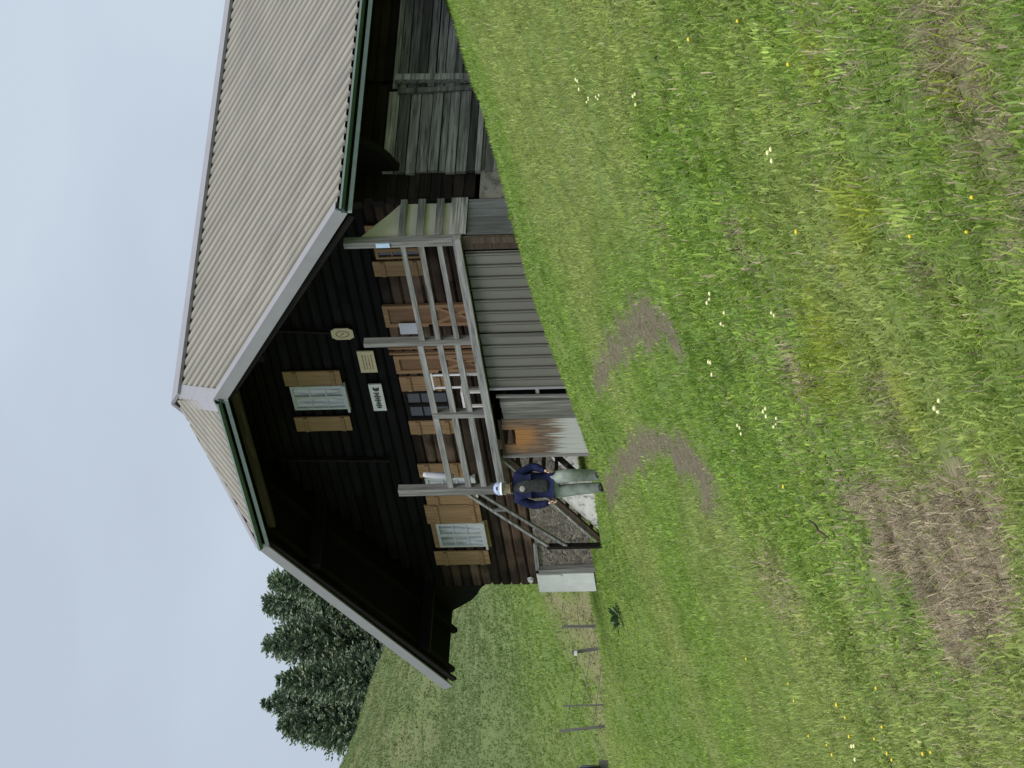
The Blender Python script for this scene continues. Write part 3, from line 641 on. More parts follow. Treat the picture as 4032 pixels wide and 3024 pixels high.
for (a, c, zs, tt, hh) in ((-.81,3.29,(-.84,-1.16,-1.45),.75,.10),(3.40,5.87,(-.87,-1.16,-1.46),.35,.085)):
    for i, z in enumerate(zs):
        MB().beam((a,VB-.015+.006*i,z+random.uniform(-.015,.015)),(c,VB-.015+.006*i,z+random.uniform(-.015,.015)),.05,hh,tint=tt).build('rail', M_GREYX, barn)
for z, h in ((-.87,.11),(-1.16,.12),(-1.46,.12)):
    MB().box(UW-.02,UW+.025,VB+.07,1.02,z-h/2,z+h/2,.45).build('rail', M_GREYY, barn)
MB().box(UW-.02,UW+.03,VB+.07,1.02,-1.90,-1.64,.95).build('balcony_beam', M_GREYY, barn)
b = MB().prism([(.30,-1.72),(1.00,-1.72),(1.00,-.79),(.80,-.62),(.55,-.38),(.30,-.16)], 'x', UW-.09, UW-.075, .5); b.build('canvas_screen', M_TARP, barn)
MB().box(5.89,5.99,VB-.085,VB-.071,-.68,-.46,.5).build('cloth_strip', M_BLUE, barn)
# --- lean-to shut in under the balcony
def ribbed(u0, u1, z0, z1):
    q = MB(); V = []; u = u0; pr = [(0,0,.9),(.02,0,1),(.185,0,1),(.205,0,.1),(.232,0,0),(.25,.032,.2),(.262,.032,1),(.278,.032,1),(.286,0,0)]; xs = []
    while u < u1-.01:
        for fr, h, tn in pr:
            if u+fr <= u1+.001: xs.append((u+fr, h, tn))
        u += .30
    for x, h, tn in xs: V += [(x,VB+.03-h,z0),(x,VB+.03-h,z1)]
    q.add(V, [(2*i,2*i+2,2*i+3,2*i+1) for i in range(len(xs)-1)], .5); q.t = [tn for _, _, tn in xs for _k in (0,1)]; return q.build('metal_cladding', M_SHEET, barn)  # groove tint darkens towards each rib: its shade put into the colour
ribbed(3.48,5.69,-3.35,-1.84); ribbed(1.97,3.43,-3.5,-1.84)
MB().box(3.40,3.50,VB-.012,VB-.006,-3.4,-1.84,.5).build('cladding_joint', M_SHEET, barn)
MB().box(1.97,2.02,VB-.02,VB-.004,-3.5,-1.84,.9).build('cladding_edge', M_TRIM, barn)
b = MB()
for u in (5.70,5.85): b.box(u,u+.145,VB-.02,VB+.03,-3.2,-1.83)
b.build('corner_boards', M_BROWN, barn)
b = MB()
for i in range(4): b.box(UW-.03,UW+random.uniform(-.005,.012),.28+.18*i,.28+.18*i+.174,-3.15,-1.91)
b.build('side_boards', M_PLANKZ, barn)
b = MB().box(1.00,5.9,VW-.03,VW-.012,-3.6,-1.88,.2); b.build('dark_backing', M_BLACK, barn)  # black sheet: darkness inside the lean-to put into the colour
b = MB().box(1.86,1.96,VB+.3,VB+.35,-3.5,-1.9,.2).box(-1.3,1.9,VW-.049,VW-.035,-3.6,-1.88,.2); b.build('dark_backing', M_BLACK, barn)  # more black sheets painted as the dark behind the openings
dA = MB(); 
for i in range(4): dA.box(1.08+.165*i,1.08+.165*i+.16,VB+.03,VB+.06,-3.5,-1.97+random.uniform(-.02,.02))
dA = dA.build('plank_door', M_DOORA, barn)
MB().beam((1.71,VB+.01,-3.5),(1.765,VB+.01,-1.93),.05,.04,(0,1,0),.95).build('edge_board', M_GREYZ, dA)
MB().box(1.07,1.98,VB+.061,VB+.09,-2.66,-2.60,.6).build('door_ledge', M_GREYX, dA)
dB = MB()
for i in range(7):
    x0, x1 = .04+.147*i, .04+.147*i+.142
    top = -2.14 if 2 <= i <= 4 else -1.93
    dB.box(x0,x1,VB+.03,VB+.06,-3.6,top+random.uniform(-.02,.02))
dB = dB.build('plank_door', M_STAIN, barn); dB['label'] = 'brown plank door with orange stain and bleached foot'
MB().box(.05,1.05,VB+.029,VB+.055,-1.93,-1.87,.5).build('door_head', M_BROWN, barn)
MB().box(-.01,.05,VB+.005,VB+.06,-3.6,-1.86,.9).build('door_post', M_GREYZ, barn)
# --- stair through the balcony floor
st = empty('stair', (-1.3,.8,-2.6)); st.parent = barn; st.matrix_parent_inverse = barn.matrix_world.inverted()
SA, SB_ = Vector((.1,0,-1.80)), Vector((-2.72,0,-3.36))
for vv in (.30, 1.24):
    MB().beam(SA+Vector((0,vv,0)), SB_+Vector((0,vv,0)), .05, .10, tint=.5).build('stringer', M_BROWN, st)
MB().beam(SA+Vector((0,.265,.09)), SB_+Vector((0,.265,.09)), .02, .035, tint=.95).build('nosing_strip', M_GREYX, st)
q = MB().prism([(-.98,-3.7),(-2.66,-3.7),(-2.60,-3.42),(-.98,-2.52)], 'y', .33, .50, .5); q.build('stair_base', M_LIMEW, st)
for k in range(8):
    p = SA.lerp(SB_, (k+.6)/8.4)
    MB().box(p.x-.14,p.x+.14,.325,1.215,p.z+.02,p.z+.055,.6).build('tread', M_BROWN, st)
MB().beam((-.95,VB-.02,-1.06),(-2.74,VB-.02,-2.42),.04,.055,tint=.6).build('handrail', M_GREYX, st)
MB().beam((-.95,VB-.02,-1.30),(-2.70,VB-.02,-2.72),.04,.06,tint=.2).build('handrail', M_GREYX, st)
MB().beam((-1.53,VB-.02,-1.80),(-1.53,VB-.02,-1.50),.05,.05,(0,1,0),.5).build('baluster', M_GREYZ, st)
MB().box(-2.76,-2.68,VB-.05,VB+.03,-3.6,-2.36,.3).build('newel_post', M_DARKZ, st)

# ================================================================ things on the barn
def text_marks(q, u0, u1, zc, h, y, n, rr):
    """rows of short dark strokes: lettering too small to read"""
    x = u0
    while x < u1:
        ww = rr.uniform(.012, .03); hh = h*rr.uniform(.55, 1)
        q.box(x, min(x+ww, u1), y-.003, y, zc-hh/2, zc+hh/2, .5); x += ww+rr.uniform(.006, .014)
rr = random.Random(2)
sg = empty('notice_board', (1.13, VW-.05, .31)); tag(sg, 'plain tan notice board on the dark gable, between the octagonal plaque and the white sign', 'sign')
MB().box(.83,1.43,VW-.085,VW-.062,.31,.60,.5).build('board', M_SIGN, sg)
for zz in (.52,.47,.42,.37):
    q = MB(); text_marks(q, .93, 1.33, zz, .022, VW-.0855, 0, rr); q.build('lettering', M_BROWNINK, sg)
sg = empty('name_sign', (.1, VW-.05, .31)); tag(sg, 'long white sign with dark lettering on the gable below the upper window', 'sign')
MB().box(-.29,.48,VW-.085,VW-.062,.30,.53,.5).build('board', M_WHITE, sg)
q = MB()
q.prism([(.40,.35),(.30,.36),(.28,.42),(.33,.47),(.41,.46),(.37,.42)], 'y', VW-.089, VW-.0855, .5)
x = .25
for hh in (.10,.07,.12,.08,.11,.07,.09,.1,.08):
    q.box(x-.034,x,VW-.088,VW-.0855,.415-hh/2,.415+hh/2,.5); q.box(x-.045,x-.034,VW-.088,VW-.0855,.40,.42,.5); x -= .052
q.build('lettering', M_INK, sg)
sg = empty('octagonal_plaque', (1.95, VW-.06, .59)); tag(sg, 'small octagonal tan plaque with a carved ring hanging at the foot of the batten', 'plaque')
pts = [(1.95+.155*sx,.77+.19*sz) for sx,sz in ((-1,-.6),(-.6,-1),(.6,-1),(1,-.6),(1,.6),(.6,1),(-.6,1),(-1,.6))]
MB().prism(pts, 'y', VW-.10, VW-.087, .5).build('board', M_SIGN, sg)
q = MB()
for k in range(14):
    a0, a1 = 2*math.pi*k/14, 2*math.pi*(k+.75)/14
    q.beam((1.95+.085*math.cos(a0),VW-.102,.77+.11*math.sin(a0)),(1.95+.085*math.cos(a1),VW-.102,.77+.11*math.sin(a1)),.018,.006,(0,1,0),.5)
q.beam((1.92,VW-.102,.80),(1.98,VW-.102,.74),.02,.006,(0,1,0),.5); q.build('carving', M_BROWNINK, sg)
q = MB(); n = 8; V = []
for i in range(n+1):
    x = 1.87+.31*i/n; y = VW-.075-.012*math.sin(i*1.1)
    V += [(x,y,-.53),(x,y,-.23),(x,y+.003,-.53),(x,y+.003,-.23)]
q.add(V, [f for i in range(n) for f in ((4*i,4*i+4,4*i+5,4*i+1),(4*i+2,4*i+3,4*i+7,4*i+6),(4*i,4*i+2,4*i+6,4*i+4),(4*i+1,4*i+5,4*i+7,4*i+3))]+[(0,1,3,2),(4*n,4*n+2,4*n+3,4*n+1)], .5)
tag(q.build('paper_notice', M_PAPER, None), 'square white paper notice pinned beside the panelled door on the balcony', 'notice')
# white garden chair on the balcony
ch = empty('garden_chair', (1.0,.95,-1.69)); tag(ch, 'white garden chair standing behind the balcony rail near the dark window', 'chair')
cx, cy, cz = 1.0, .95, -1.69
q = MB(); q.box(cx-.22,cx+.22,cy+.19,cy+.22,cz+.98,cz+1.10,.5)
for k in (0,4): q.box(cx-.2+.09*k,cx-.2+.09*k+.04,cy+.195,cy+.215,cz+.48,cz+.98,.5)
q.build('backrest', M_WHITE, ch); MB().box(cx-.23,cx+.23,cy-.22,cy+.19,cz+.42,cz+.46,.5).build('seat', M_WHITE, ch)
for sx, sy in ((-1,-1),(1,-1),(-1,1),(1,1)): MB().box(cx+sx*.2-.02,cx+sx*.2+.02,cy+sy*.19-.02,cy+sy*.19+.02,cz,cz+.42,.5).build('leg', M_WHITE, ch)
q = MB().tube([(-.72,.42,-.36),(-.73,.42,-.42),(-.76,.42,-.62),(-.78,.42,-.80),(-.78,.42,-.90)], [.035,.055,.062,.058,.035], 10, .5)
tag(q.build('white_bundle', M_PAPER, None, True), 'white rolled bundle hanging beside the left balcony post', 'bundle')

# ================================================================ conifers
M_BARK = plain('conifer_bark', (.07,.055,.045), .95, .05, var=.3, scale=9)
def needle_mat():
    mt = bpy.data.materials.new('conifer_needles'); mt.use_nodes = True; t = mt.node_tree; b = t.nodes['Principled BSDF']
    a = t.nodes.new('ShaderNodeAttribute'); a.attribute_name = 'tint'; r = t.nodes.new('ShaderNodeValToRGB'); e = r.color_ramp.elements
    e[0].position = 0; e[0].color = (.125,.18,.135,1); e[1].position = .8; e[1].color = (.225,.285,.185,1); k = e.new(1.0); k.color = (.29,.26,.17,1)
    t.links.new(a.outputs['Fac'], r.inputs[0]); t.links.new(r.outputs[0], b.inputs['Base Color']); b.inputs['Roughness'].default_value = .7; b.inputs['Specular IOR Level'].default_value = .15
    return mt
M_NEED = needle_mat()
def conifer(base, H, wide, seed, label):
    r = random.Random(seed); x0, y0, z0 = base
    t = empty('conifer', base); tag(t, label, 'tree', 'conifers on the hill crest')
    lx, ly = r.uniform(-.15,.15), r.uniform(-.15,.15)
    MB().tube([(x0,y0,z0-.4),(x0+lx*.4,y0+ly*.4,z0+H*.45),(x0+lx,y0+ly,z0+H*.98)], [.17,.1,.015], 7, .5).build('trunk', M_BARK, t)
    q = MB(); h = .03
    while h < .995:
        rad = 1.42*wide*(1-h)**.60*(.90+.2*r.random())+.08
        for k in range(int(23-8*h)):
            a = r.uniform(0, 2*math.pi); Lb = rad*r.uniform(.6,1.12); up = r.uniform(-.18,.35)+.35*h
            p0 = Vector((x0+lx*h,y0+ly*h,z0+H*h)); d = Vector((math.cos(a),math.sin(a),up)).normalized()
            side = d.cross(Vector((0,0,1))).normalized(); tt = min(1, max(0, r.gauss(.42,.13)))
            nseg = max(3, int(Lb/.13))
            for s_ in range(nseg):
                f = (s_+.4)/nseg; c = p0+d*(Lb*f)-Vector((0,0,.10*Lb*f*f))
                for sgn in (-1,1,0):
                    ln = (.12+.19*(1-f))*r.uniform(.7,1.3)*min(1,.5+rad); dirn = (side*sgn*r.uniform(.5,1.0)+d*r.uniform(.5,1)+Vector((0,0,r.uniform(-.35,.5)))).normalized()
                    wv = dirn.cross(Vector((r.uniform(-1,1),r.uniform(-1,1),r.uniform(-1,1)))).normalized()*ln*.19
                    tp = c+dirn*ln
                    q.add([c-wv*.6, c+wv*.6, c+dirn*ln*.6+wv, tp, c+dirn*ln*.6-wv], [(0,1,2,3,4)], min(.99, max(.01, tt+r.uniform(-.15,.15)+(.25 if f > .8 else 0))))
        h += r.uniform(.022,.038)
    for k in range(4500):                                   # short inner growth that closes the crown
        h = r.random()**1.3*.93; rad = 1.2*wide*(1-h)**.60*math.sqrt(r.uniform(.02,.8)); a = r.uniform(0, 2*math.pi)
        c = Vector((x0+lx*h+rad*math.cos(a), y0+ly*h+rad*math.sin(a), z0+H*h)); dirn = Vector((math.cos(a)+r.uniform(-.7,.7), math.sin(a)+r.uniform(-.7,.7), r.uniform(-.3,.9))).normalized()
        ln = r.uniform(.13,.24); wv = dirn.cross(Vector((r.uniform(-1,1),r.uniform(-1,1),r.uniform(-1,1)))).normalized()*ln*.26
        q.add([c-wv*.6, c+wv*.6, c+dirn*ln*.6+wv, c+dirn*ln, c+dirn*ln*.6-wv], [(0,1,2,3,4)], min(.99, max(.01, r.gauss(.38,.13))))
    q.add([(x0+lx-.02,y0+ly,z0+H*.95),(x0+lx+.02,y0+ly,z0+H*.95),(x0+lx,y0+ly,z0+H*1.03)], [(0,1,2)], .8)
    q.build('crown', M_NEED, t)
TREES = [((-61.64,39.03),15.88,1.9,'conifer nearest the barn roof, its tip half hidden by the roof edge'),
 ((-64.56,40.06),16.79,2.0,'tall yellowish conifer rising just clear of the barn roof edge'),
 ((-63.72,37.69),16.3,2.1,'broad dark conifer in the middle of the hilltop row with a long thin tip'),
 ((-62.85,35.34),15.5,1.3,'slim conifer in the notch of the hilltop row, right of the tallest spire'),
 ((-68.42,37.75),17.1,2.0,'spire-topped conifer standing third from the open end of the hilltop row'),
 ((-64.75,34.5),15.6,1.55,'dense conifer second from the open end of the hilltop row'),
 ((-66.3,35.2),13.2,1.25,'low conifer sloping down at the open end of the hilltop row'),
 ((-70.99,41.18),16.0,2.3,'shadowy conifer in the back of the hilltop row behind the notch'),
 ((-70.01,42.69),16.3,2.2,'dark back-row conifer behind the trees by the barn roof'),
 ((-69.2,37.2),15.0,1.7,'back-row conifer filling the gap between the two end spires'),
 ((-66.4,39.0),15.2,2.2,'back-row conifer filling the gap under the yellowish tree'),
 ((-62.9,39.4),15.2,1.7,'low conifer squeezed between the two trees nearest the barn roof'),
 ((-64.4,38.8),15.5,1.8,'conifer between the yellowish tree and the broad middle tree')]
for i, ((x, y), zt, wd, lb) in enumerate(TREES):
    zb = float(ground(x, y, False))-.25
    conifer((x, y, zb), zt-zb, wd, 40+i, lb)

# ================================================================ fence beyond the brow, drum, post
M_POST = wood('grey_fence_post', (.08,.08,.07), (.22,.215,.195), None, 'z', tvar=.3)
M_WIRE = plain('fence_wire', (.12,.12,.12), .5, .4, metal=.6)
fn = empty('wire_fence', (-17.9,6.28,-3.4)); tag(fn, 'old post and wire fence running behind the brow left of the barn', 'fence')
PST = [((-18.74,8.91,-1.56),(-18.74,8.91,-.81),.055),((-18.05,7.94,-1.79),(-18.14,7.82,-1.13),.06),((-17.92,6.28,-1.91),(-17.94,6.26,-1.03),.03),((-16.85,5.13,-2.13),(-16.95,5.0,-1.06),.05)]
for a, c, wdt in PST:
    g = float(ground(a[0], a[1])); 
    MB().beam((a[0]-(c[0]-a[0])*.6,a[1]-(c[1]-a[1])*.6,g-.3), c, wdt, wdt, (1,0,0), .4).build('post', M_POST, fn)
MB().box(-18.13,-18.05,7.72,7.80,-1.26,-1.19,.5).build('insulator', M_WHITE, fn)
for dz in (.12, .42, .72):
    pts = [(-19.6,10.3,-.55-dz)]+[(c[0],c[1]-.07,c[2]-dz) for _, c, _ in PST]+[(-15.6,3.4,-1.5-dz)]
    MB().tube(pts, .006, 4, .5).build('wire', M_WIRE, fn)
M_BLUEP = plain('dark_blue_plastic', (.010,.016,.035), .35, .5)
q = MB(); ctr = Vector((-14.95,2.85,-1.98)); ax = Vector((RH[0],RH[1],0)); 
prof_ = [(-.42,.0),(-.42,.20),(-.40,.225),(-.15,.225),(-.14,.235),(-.11,.235),(-.10,.225),(.12,.225),(.13,.235),(.16,.235),(.17,.225),(.40,.225),(.42,.205),(.42,.0)]
q.tube([ctr+ax*(p-.36) for p, _ in prof_], [max(.01,r_) for _, r_ in prof_], 18, .5)
tag(q.build('plastic_drum', M_BLUEP, None, True), 'dark blue drum lying on the brow at the left edge', 'drum')
q = MB().beam((-15.16,3.05,-3.2),(-15.13,3.0,-2.16),.20,.2,(1,0,0),.5); tag(q.build('stump_post', M_POST, None), 'short thick grey post under the blue drum at the left edge', 'post')

# ================================================================ small plants
M_YEL = plain('yellow_petal', (.80,.62,.06), .6, .2); M_CREAM = plain('cream_petal', (.80,.80,.42), .6, .2); M_STEM = plain('flower_stem', (.15,.24,.05), .7, .2)
FL = [(30.01,-18.5,'w'),(28.74,-17.23,'w'),(32.47,-20.74,'w'),(28.97,-17.58,'w'),(35.89,-23.46,'y'),(38.48,-26.0,'y'),(37.64,-25.0,'y'),(36.9,-25.04,'w'),(32.4,-22.17,'w'),(32.67,-22.54,'w'),(34.55,-24.0,'w'),(30.02,-20.85,'w'),(32.7,-23.2,'w'),(32.87,-23.39,'w'),(39.89,-27.81,'y'),(39.17,-27.35,'y'),(39.68,-27.76,'y'),(36.67,-25.25,'y'),(31.48,-22.82,'y'),(32.79,-24.98,'y'),(29.62,-23.21,'y'),(29.45,-23.35,'w'),(30.77,-24.15,'y'),(33.44,-25.74,'y'),(38.29,-27.34,'w'),(30.16,-21.45,'w'),(27.24,-21.97,'y'),(29.62,-23.12,'y'),(29.55,-23.3,'y'),(30.82,-24.22,'y'),(30.48,-23.88,'y'),(33.31,-25.67,'y'),(25.87,-21.07,'y'),(25.68,-20.5,'y'),(22.77,-18.43,'y'),(25.71,-20.67,'y'),(31.3,-24.3,'y'),(27.63,-22.28,'y')]
def flower(kind, r):
    hds = []; st_ = MB()
    n = 3 if kind == 'w' else 1
    for j in range(n):
        ox, oy, oz = (r.uniform(-.022,.022), r.uniform(-.03,.03), r.uniform(.09,.12)) if n > 1 else (0, 0, .10)
        hd = MB(); hds.append(hd); rad_ = .0115 if kind == 'w' else .0105; V = []; nk = 8
        for z_, f in ((-.5,.45),(-.15,1.),(.35,.9),(.7,.4)):
            for k in range(nk):
                a = 2*math.pi*k/nk; w_ = rad_*f*(1 if k % 2 else .78); V.append((ox+w_*math.cos(a), oy+w_*math.sin(a), oz+z_*rad_))
        hd.add(V, [(r_*nk+k, r_*nk+(k+1)%nk, (r_+1)*nk+(k+1)%nk, (r_+1)*nk+k) for r_ in range(3) for k in range(nk)]+[tuple(range(nk))[::-1], tuple(range(3*nk,4*nk))], .5)
        st_.tube([(0,0,-.01),(ox*.5,oy*.5,oz*.5),(ox,oy,oz)], [.0018,.0015,.0012], 5, .5)
    return hds, st_
protos = {}
for i, (x, y, k) in enumerate(FL):
    z = float(ground(x, y)); loc = Vector((x, y, z))
    lab = {'w':'small cluster of pale cream flowers in the pasture grass','y':'single small yellow flower in the pasture grass'}[k]
    if k not in protos:
        e_ = empty('wildflower', (0,0,0)); hds, st_ = flower(k, random.Random(8))
        protos[k] = tuple([e_]+[h_.build('flower_head', M_CREAM if k == 'w' else M_YEL, e_, True) for h_ in hds]+[st_.build('stem', M_STEM, e_)]); o = e_
    else:
        src = protos[k]; o = src[0].copy(); COL.objects.link(o)
        for chd in src[1:]:
            c_ = chd.copy(); COL.objects.link(c_); c_.parent = o
    o.location = loc; o.rotation_euler = (0, 0, i*1.3); s_ = (.8+.5*((i*37) % 10)/10)*min(1.25, max(.55, math.hypot(x-CAM[0], y-CAM[1])/15)); o.scale = (s_, s_, s_*.4+.65)
    tag(o, lab, 'flower', 'cream flower clusters in the grass' if k == 'w' else 'yellow flowers in the grass')
q = MB(); r = random.Random(3); x0, y0 = 33.085, -24.22; z0 = float(ground(x0, y0))
a = Vector((FH[0],FH[1],0)); bb = Vector((RH[0],RH[1],0)); p0 = Vector((x0,y0,z0+.05))
q.tube([p0-bb*.045-a*.1+Vector((0,0,.03)), p0-bb*.01+Vector((0,0,.085)), p0+bb*.02+Vector((0,0,.10)), p0+bb*.035+a*.1+Vector((0,0,.13))], [.004,.006,.006,.004], 6, .5)
tag(q.build('fallen_twig', M_BARK, None, True), 'dark crooked twig lying at the edge of the straw patch', 'twig')
M_WEED = plain('thistle_leaf', (.10,.17,.12), .6, .2, var=.25, scale=20)
q = MB(); r = random.Random(12); x0, y0 = -3.6, -.75; z0 = float(ground(x0, y0))
for k in range(46):
    an_ = r.uniform(0, 6.28); rad_ = r.uniform(.05,.38); h = r.uniform(.02,.26); c = Vector((x0+rad_*.5*math.cos(an_)*.6, y0+rad_*.5*math.sin(an_), z0+h*.4)); d = Vector((math.cos(an_),math.sin(an_),r.uniform(.1,1.0))).normalized(); s_ = d.cross(Vector((0,0,1))).normalized()
    Ln = r.uniform(.14,.28)
    q.add([c, c+d*Ln*.5+s_*.04, c+d*Ln-Vector((0,0,.03)), c+d*Ln*.5-s_*.04], [(0,1,2,3)])
tag(q.build('thistle', M_WEED, None), 'bluish green thistle clump in the grass below the white sheet corner of the barn', 'plant')

# ================================================================ the walker
M_SKIN = plain('skin', (.62,.41,.31), .55, .3, var=.06, scale=25)
M_JACK = plain('navy_jacket', (.010,.014,.050), .8, .15, var=.4, scale=14, bump=.3)
M_SHIRT = plain('charcoal_shirt', (.038,.041,.043), .85, .1, var=.3, scale=16, bump=.3)
M_TROU = plain('sage_trousers', (.25,.29,.26), .85, .1, var=.35, scale=6, bump=.5)
M_SHOE = plain('black_shoe', (.012,.012,.012), .5, .3); M_CAP = plain('pale_blue_cap', (.36,.44,.62), .8, .1, var=.15, scale=18)
M_CAPW = plain('white_brim', (.72,.73,.76), .7, .2); M_EYE = plain('eye_dark', (.02,.015,.012), .3, .5); M_LIPS = plain('lips', (.33,.14,.11), .5, .3)
M_PRINT = plain('shirt_print', (.32,.31,.31), .85, .1, var=.3, scale=40)
def skin(name, nodes, edges, mat, parent, roots, sub=2):
    me = bpy.data.meshes.new(name); keys = list(nodes)
    me.from_pydata([nodes[k][0] for k in keys], [(keys.index(a), keys.index(b_)) for a, b_ in edges], [])
    me.materials.append(mat); o = bpy.data.objects.new(name, me); COL.objects.link(o); o.parent = parent
    md = o.modifiers.new('skin', 'SKIN'); md.use_smooth_shade = True
    if not me.skin_vertices: me.skin_vertices.new()
    for i, k in enumerate(keys):
        r_ = nodes[k][1]; me.skin_vertices[0].data[i].radius = r_ if isinstance(r_, tuple) else (r_, r_)
        me.skin_vertices[0].data[i].use_root = k in roots
    sb = o.modifiers.new('smooth', 'SUBSURF'); sb.levels = sb.render_levels = sub
    return o
PX, PY = 1.66, -1.56
man = empty('person', (PX, PY, float(ground(PX, PY))-.0), math.atan2(RH[1], RH[0]))
tag(man, 'person in pale blue cap, navy jacket and sage trousers walking past the barn stair', 'person')
B = {'pelvis':((0,0,.96),(.12,.09)),'spine':((0,.0,1.15),(.12,.085)),'chest':((-.02,0,1.33),(.14,.10)),'neck':((-.03,-.015,1.455),.055),'jaw':((-.035,-.060,1.53),(.066,.085)),'face':((-.035,-.05,1.61),(.088,.104)),'crown':((-.035,-.04,1.70),(.086,.10)),'top':((-.035,-.04,1.745),(.06,.07)),
 'sr':((.17,0,1.40),.055),'er':((.315,.04,1.13),.042),'wr':((.25,-.07,.955),.030),'pr':((.235,-.10,.885),(.044,.022)),
 'sl':((-.22,0,1.39),.055),'el':((-.33,.03,1.12),.042),'wl':((-.295,-.05,.905),.030),'pl':((-.285,-.07,.83),(.044,.022)),
 'hr':((.10,0,.90),.085),'kr':((.155,-.19,.53),.055),'ar':((.145,-.02,.08),.038),'tr':((.175,-.16,.035),.032),
 'hl':((-.10,0,.90),.085),'kl':((-.08,.0,.50),.055),'al':((-.055,.05,.04),.038),'tl':((-.05,-.10,.0),.03)}
BE = [('pelvis','spine'),('spine','chest'),('chest','neck'),('neck','jaw'),('jaw','face'),('face','crown'),('crown','top'),('chest','sr'),('sr','er'),('er','wr'),('wr','pr'),('chest','sl'),('sl','el'),('el','wl'),('wl','pl'),
 ('pelvis','hr'),('hr','kr'),('kr','ar'),('ar','tr'),('pelvis','hl'),('hl','kl'),('kl','al'),('al','tl')]
roots = {'pelvis'}
for sd_, sg_ in (('r',1),('l',-1)):                     # five bent fingers on each hand, the thumb off the side of the palm
    p = Vector(B['p'+sd_][0])
    for j, (off, L1) in enumerate(((-.026,.036),(-.009,.041),(.009,.039),(.026,.031))):
        a = p+Vector((off*.35, off*.95, -.022)); k1, k2, k3 = (f'f{sd_}{j}{q}' for q in 'abc')
        B[k1] = (tuple(a), .0095); B[k2] = (tuple(a+Vector((-sg_*.006,-.004,-L1))), .0088); B[k3] = (tuple(a+Vector((-sg_*.024,-.010,-L1*1.75))), .0078)
        BE += [(k1,k2),(k2,k3)]; roots.add(k1)
    a = p+Vector((-sg_*.012,-.028,.012)); k1, k2, k3 = (f't{sd_}{q}' for q in 'abc')
    B[k1] = (tuple(a), .011); B[k2] = (tuple(a+Vector((-sg_*.008,-.026,-.022))), .0098); B[k3] = (tuple(a+Vector((-sg_*.016,-.034,-.048))), .0085)
    BE += [(k1,k2),(k2,k3)]; roots.add(k1)
B['n1'] = ((-.035,-.135,1.625), .012); B['n2'] = ((-.035,-.163,1.585), .017); BE.append(('n1','n2')); roots.add('n1')
for sg_ in (1,-1):
    B[f'e{sg_}a'] = ((-.035+sg_*.090,-.035,1.635), (.012,.02)); B[f'e{sg_}b'] = ((-.035+sg_*.094,-.035,1.585), (.010,.016)); BE.append((f'e{sg_}a', f'e{sg_}b')); roots.add(f'e{sg_}a')
skin('body', B, BE, M_SKIN, man, roots)
def ball(name, c, r, mat, parent, squash=(1,1,1), n=12):
    import bmesh
    bm = bmesh.new(); bmesh.ops.create_uvsphere(bm, u_segments=n, v_segments=n//2+2, radius=1)
    for vv in bm.verts: vv.co = Vector((c[0]+vv.co.x*r*squash[0], c[1]+vv.co.y*r*squash[1], c[2]+vv.co.z*r*squash[2]))
    me = bpy.data.meshes.new(name); bm.to_mesh(me); bm.free(); me.materials.append(mat); me.polygons.foreach_set('use_smooth', [True]*len(me.polygons))
    o = bpy.data.objects.new(name, me); COL.objects.link(o); o.parent = parent; return o
for sg_ in (1,-1): ball('eye', (-.035+sg_*.034,-.138,1.630), .013, M_EYE, man, (1.2,.6,.8), 8)
ball('mouth', (-.035,-.138,1.545), .024, M_LIPS, man, (1.1,.35,.35), 8)
skin('jacket', {'h':((0,.0,.82),(.165,.13)),'p':((0,0,.97),(.218,.168)),'s':((0,0,1.15),(.19,.135)),'c':((-.02,0,1.33),(.195,.14)),'n':((-.03,-.005,1.44),(.11,.10)),'nn':((-.03,-.01,1.50),(.07,.07)),
 'sr':((.185,0,1.395),.095),'er':((.32,.04,1.13),.078),'wr':((.255,-.06,.965),.060),'xr':((.235,-.085,.915),.046),'sl':((-.235,0,1.39),.095),'el':((-.335,.03,1.12),.078),'wl':((-.298,-.04,.92),.060),'xl':((-.288,-.06,.865),.046)},
 [('p','h'),('p','s'),('s','c'),('c','n'),('n','nn'),('c','sr'),('sr','er'),('er','wr'),('wr','xr'),('c','sl'),('sl','el'),('el','wl'),('wl','xl')], M_JACK, man, {'p'})
skin('shirt', {'z':((0,-.115,.86),(.10,.06)),'a':((0,-.115,1.00),(.13,.085)),'b':((0,-.118,1.16),(.13,.09)),'c':((-.02,-.112,1.31),(.125,.09)),'d':((-.03,-.085,1.42),(.08,.07)),'e':((-.03,-.06,1.48),(.05,.045))}, [('z','a'),('a','b'),('b','c'),('c','d'),('d','e')], M_SHIRT, man, {'a'})
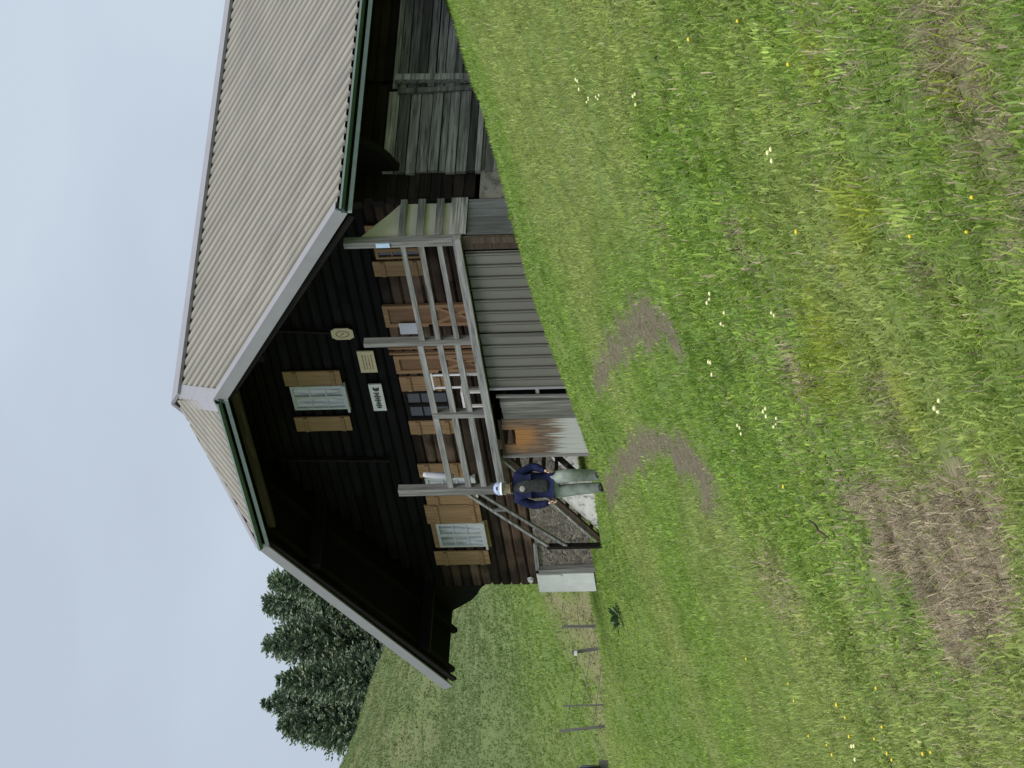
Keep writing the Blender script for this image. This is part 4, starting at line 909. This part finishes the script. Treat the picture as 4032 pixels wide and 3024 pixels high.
skin('trousers', {'t':((0,0,.98),(.12,.09)),'w':((0,0,.93),(.16,.12)),'p':((0,0,.86),(.19,.145)),'hr':((.115,-.015,.80),.135),'kr':((.165,-.20,.53),.115),'ar':((.15,-.06,.20),.105),'br':((.145,-.02,.05),.095),'cr':((.145,-.01,-.01),.09),'hl':((-.115,0,.80),.135),'kl':((-.085,.0,.50),.108),'al':((-.06,.035,.15),.10),'bl':((-.056,.045,.02),.092),'cl':((-.056,.045,-.06),.088)},
 [('w','t'),('w','p'),('p','hr'),('hr','kr'),('kr','ar'),('ar','br'),('br','cr'),('p','hl'),('hl','kl'),('kl','al'),('al','bl'),('bl','cl')], M_TROU, man, {'w'})
skin('shoe', {'g':((.14,.10,.06),.05),'h':((.143,.02,.05),.07),'m':((.165,-.12,.035),(.085,.07)),'t':((.19,-.24,.02),(.085,.062)),'u':((.205,-.34,.02),(.06,.045))}, [('g','h'),('h','m'),('m','t'),('t','u')], M_SHOE, man, {'h'})
skin('shoe', {'g':((-.055,.14,.0),.05),'h':((-.055,.06,.0),.07),'m':((-.052,-.06,-.0),(.082,.07)),'t':((-.05,-.19,-.01),(.082,.06)),'u':((-.05,-.29,-.01),(.06,.045))}, [('g','h'),('h','m'),('m','t'),('t','u')], M_SHOE, man, {'h'})
cp = ball('cap', (-.035,-.05,1.69), .118, M_CAP, man, (1,1.12,.95), 16)
q = MB(); V = []; nb = 12
for i in range(nb+1):
    a = math.pi*(1.12+.76*i/nb); V += [(-.035+.112*math.cos(a), -.05+.125*math.sin(a), 1.690), (-.035+.118*math.cos(a), -.055+.225*math.sin(a), 1.645), (-.035+.118*math.cos(a), -.055+.225*math.sin(a), 1.636), (-.035+.112*math.cos(a), -.05+.125*math.sin(a), 1.678)]
q.add(V, [(4*i+k, 4*i+(k+1)%4, 4*i+4+(k+1)%4, 4*i+4+k) for i in range(nb) for k in range(4)]+[(0,3,2,1),(4*nb,4*nb+1,4*nb+2,4*nb+3)], .5)
br = q.build('brim', M_CAPW, None, True); br.parent = cp
ball('badge', (-.035,-.168,1.725), .028, M_EYE, cp, (1.2,.35,.9), 10)
pr = ball('print', (-.045,-.195,1.30), .050, M_PRINT, man, (1,.3,1), 12)
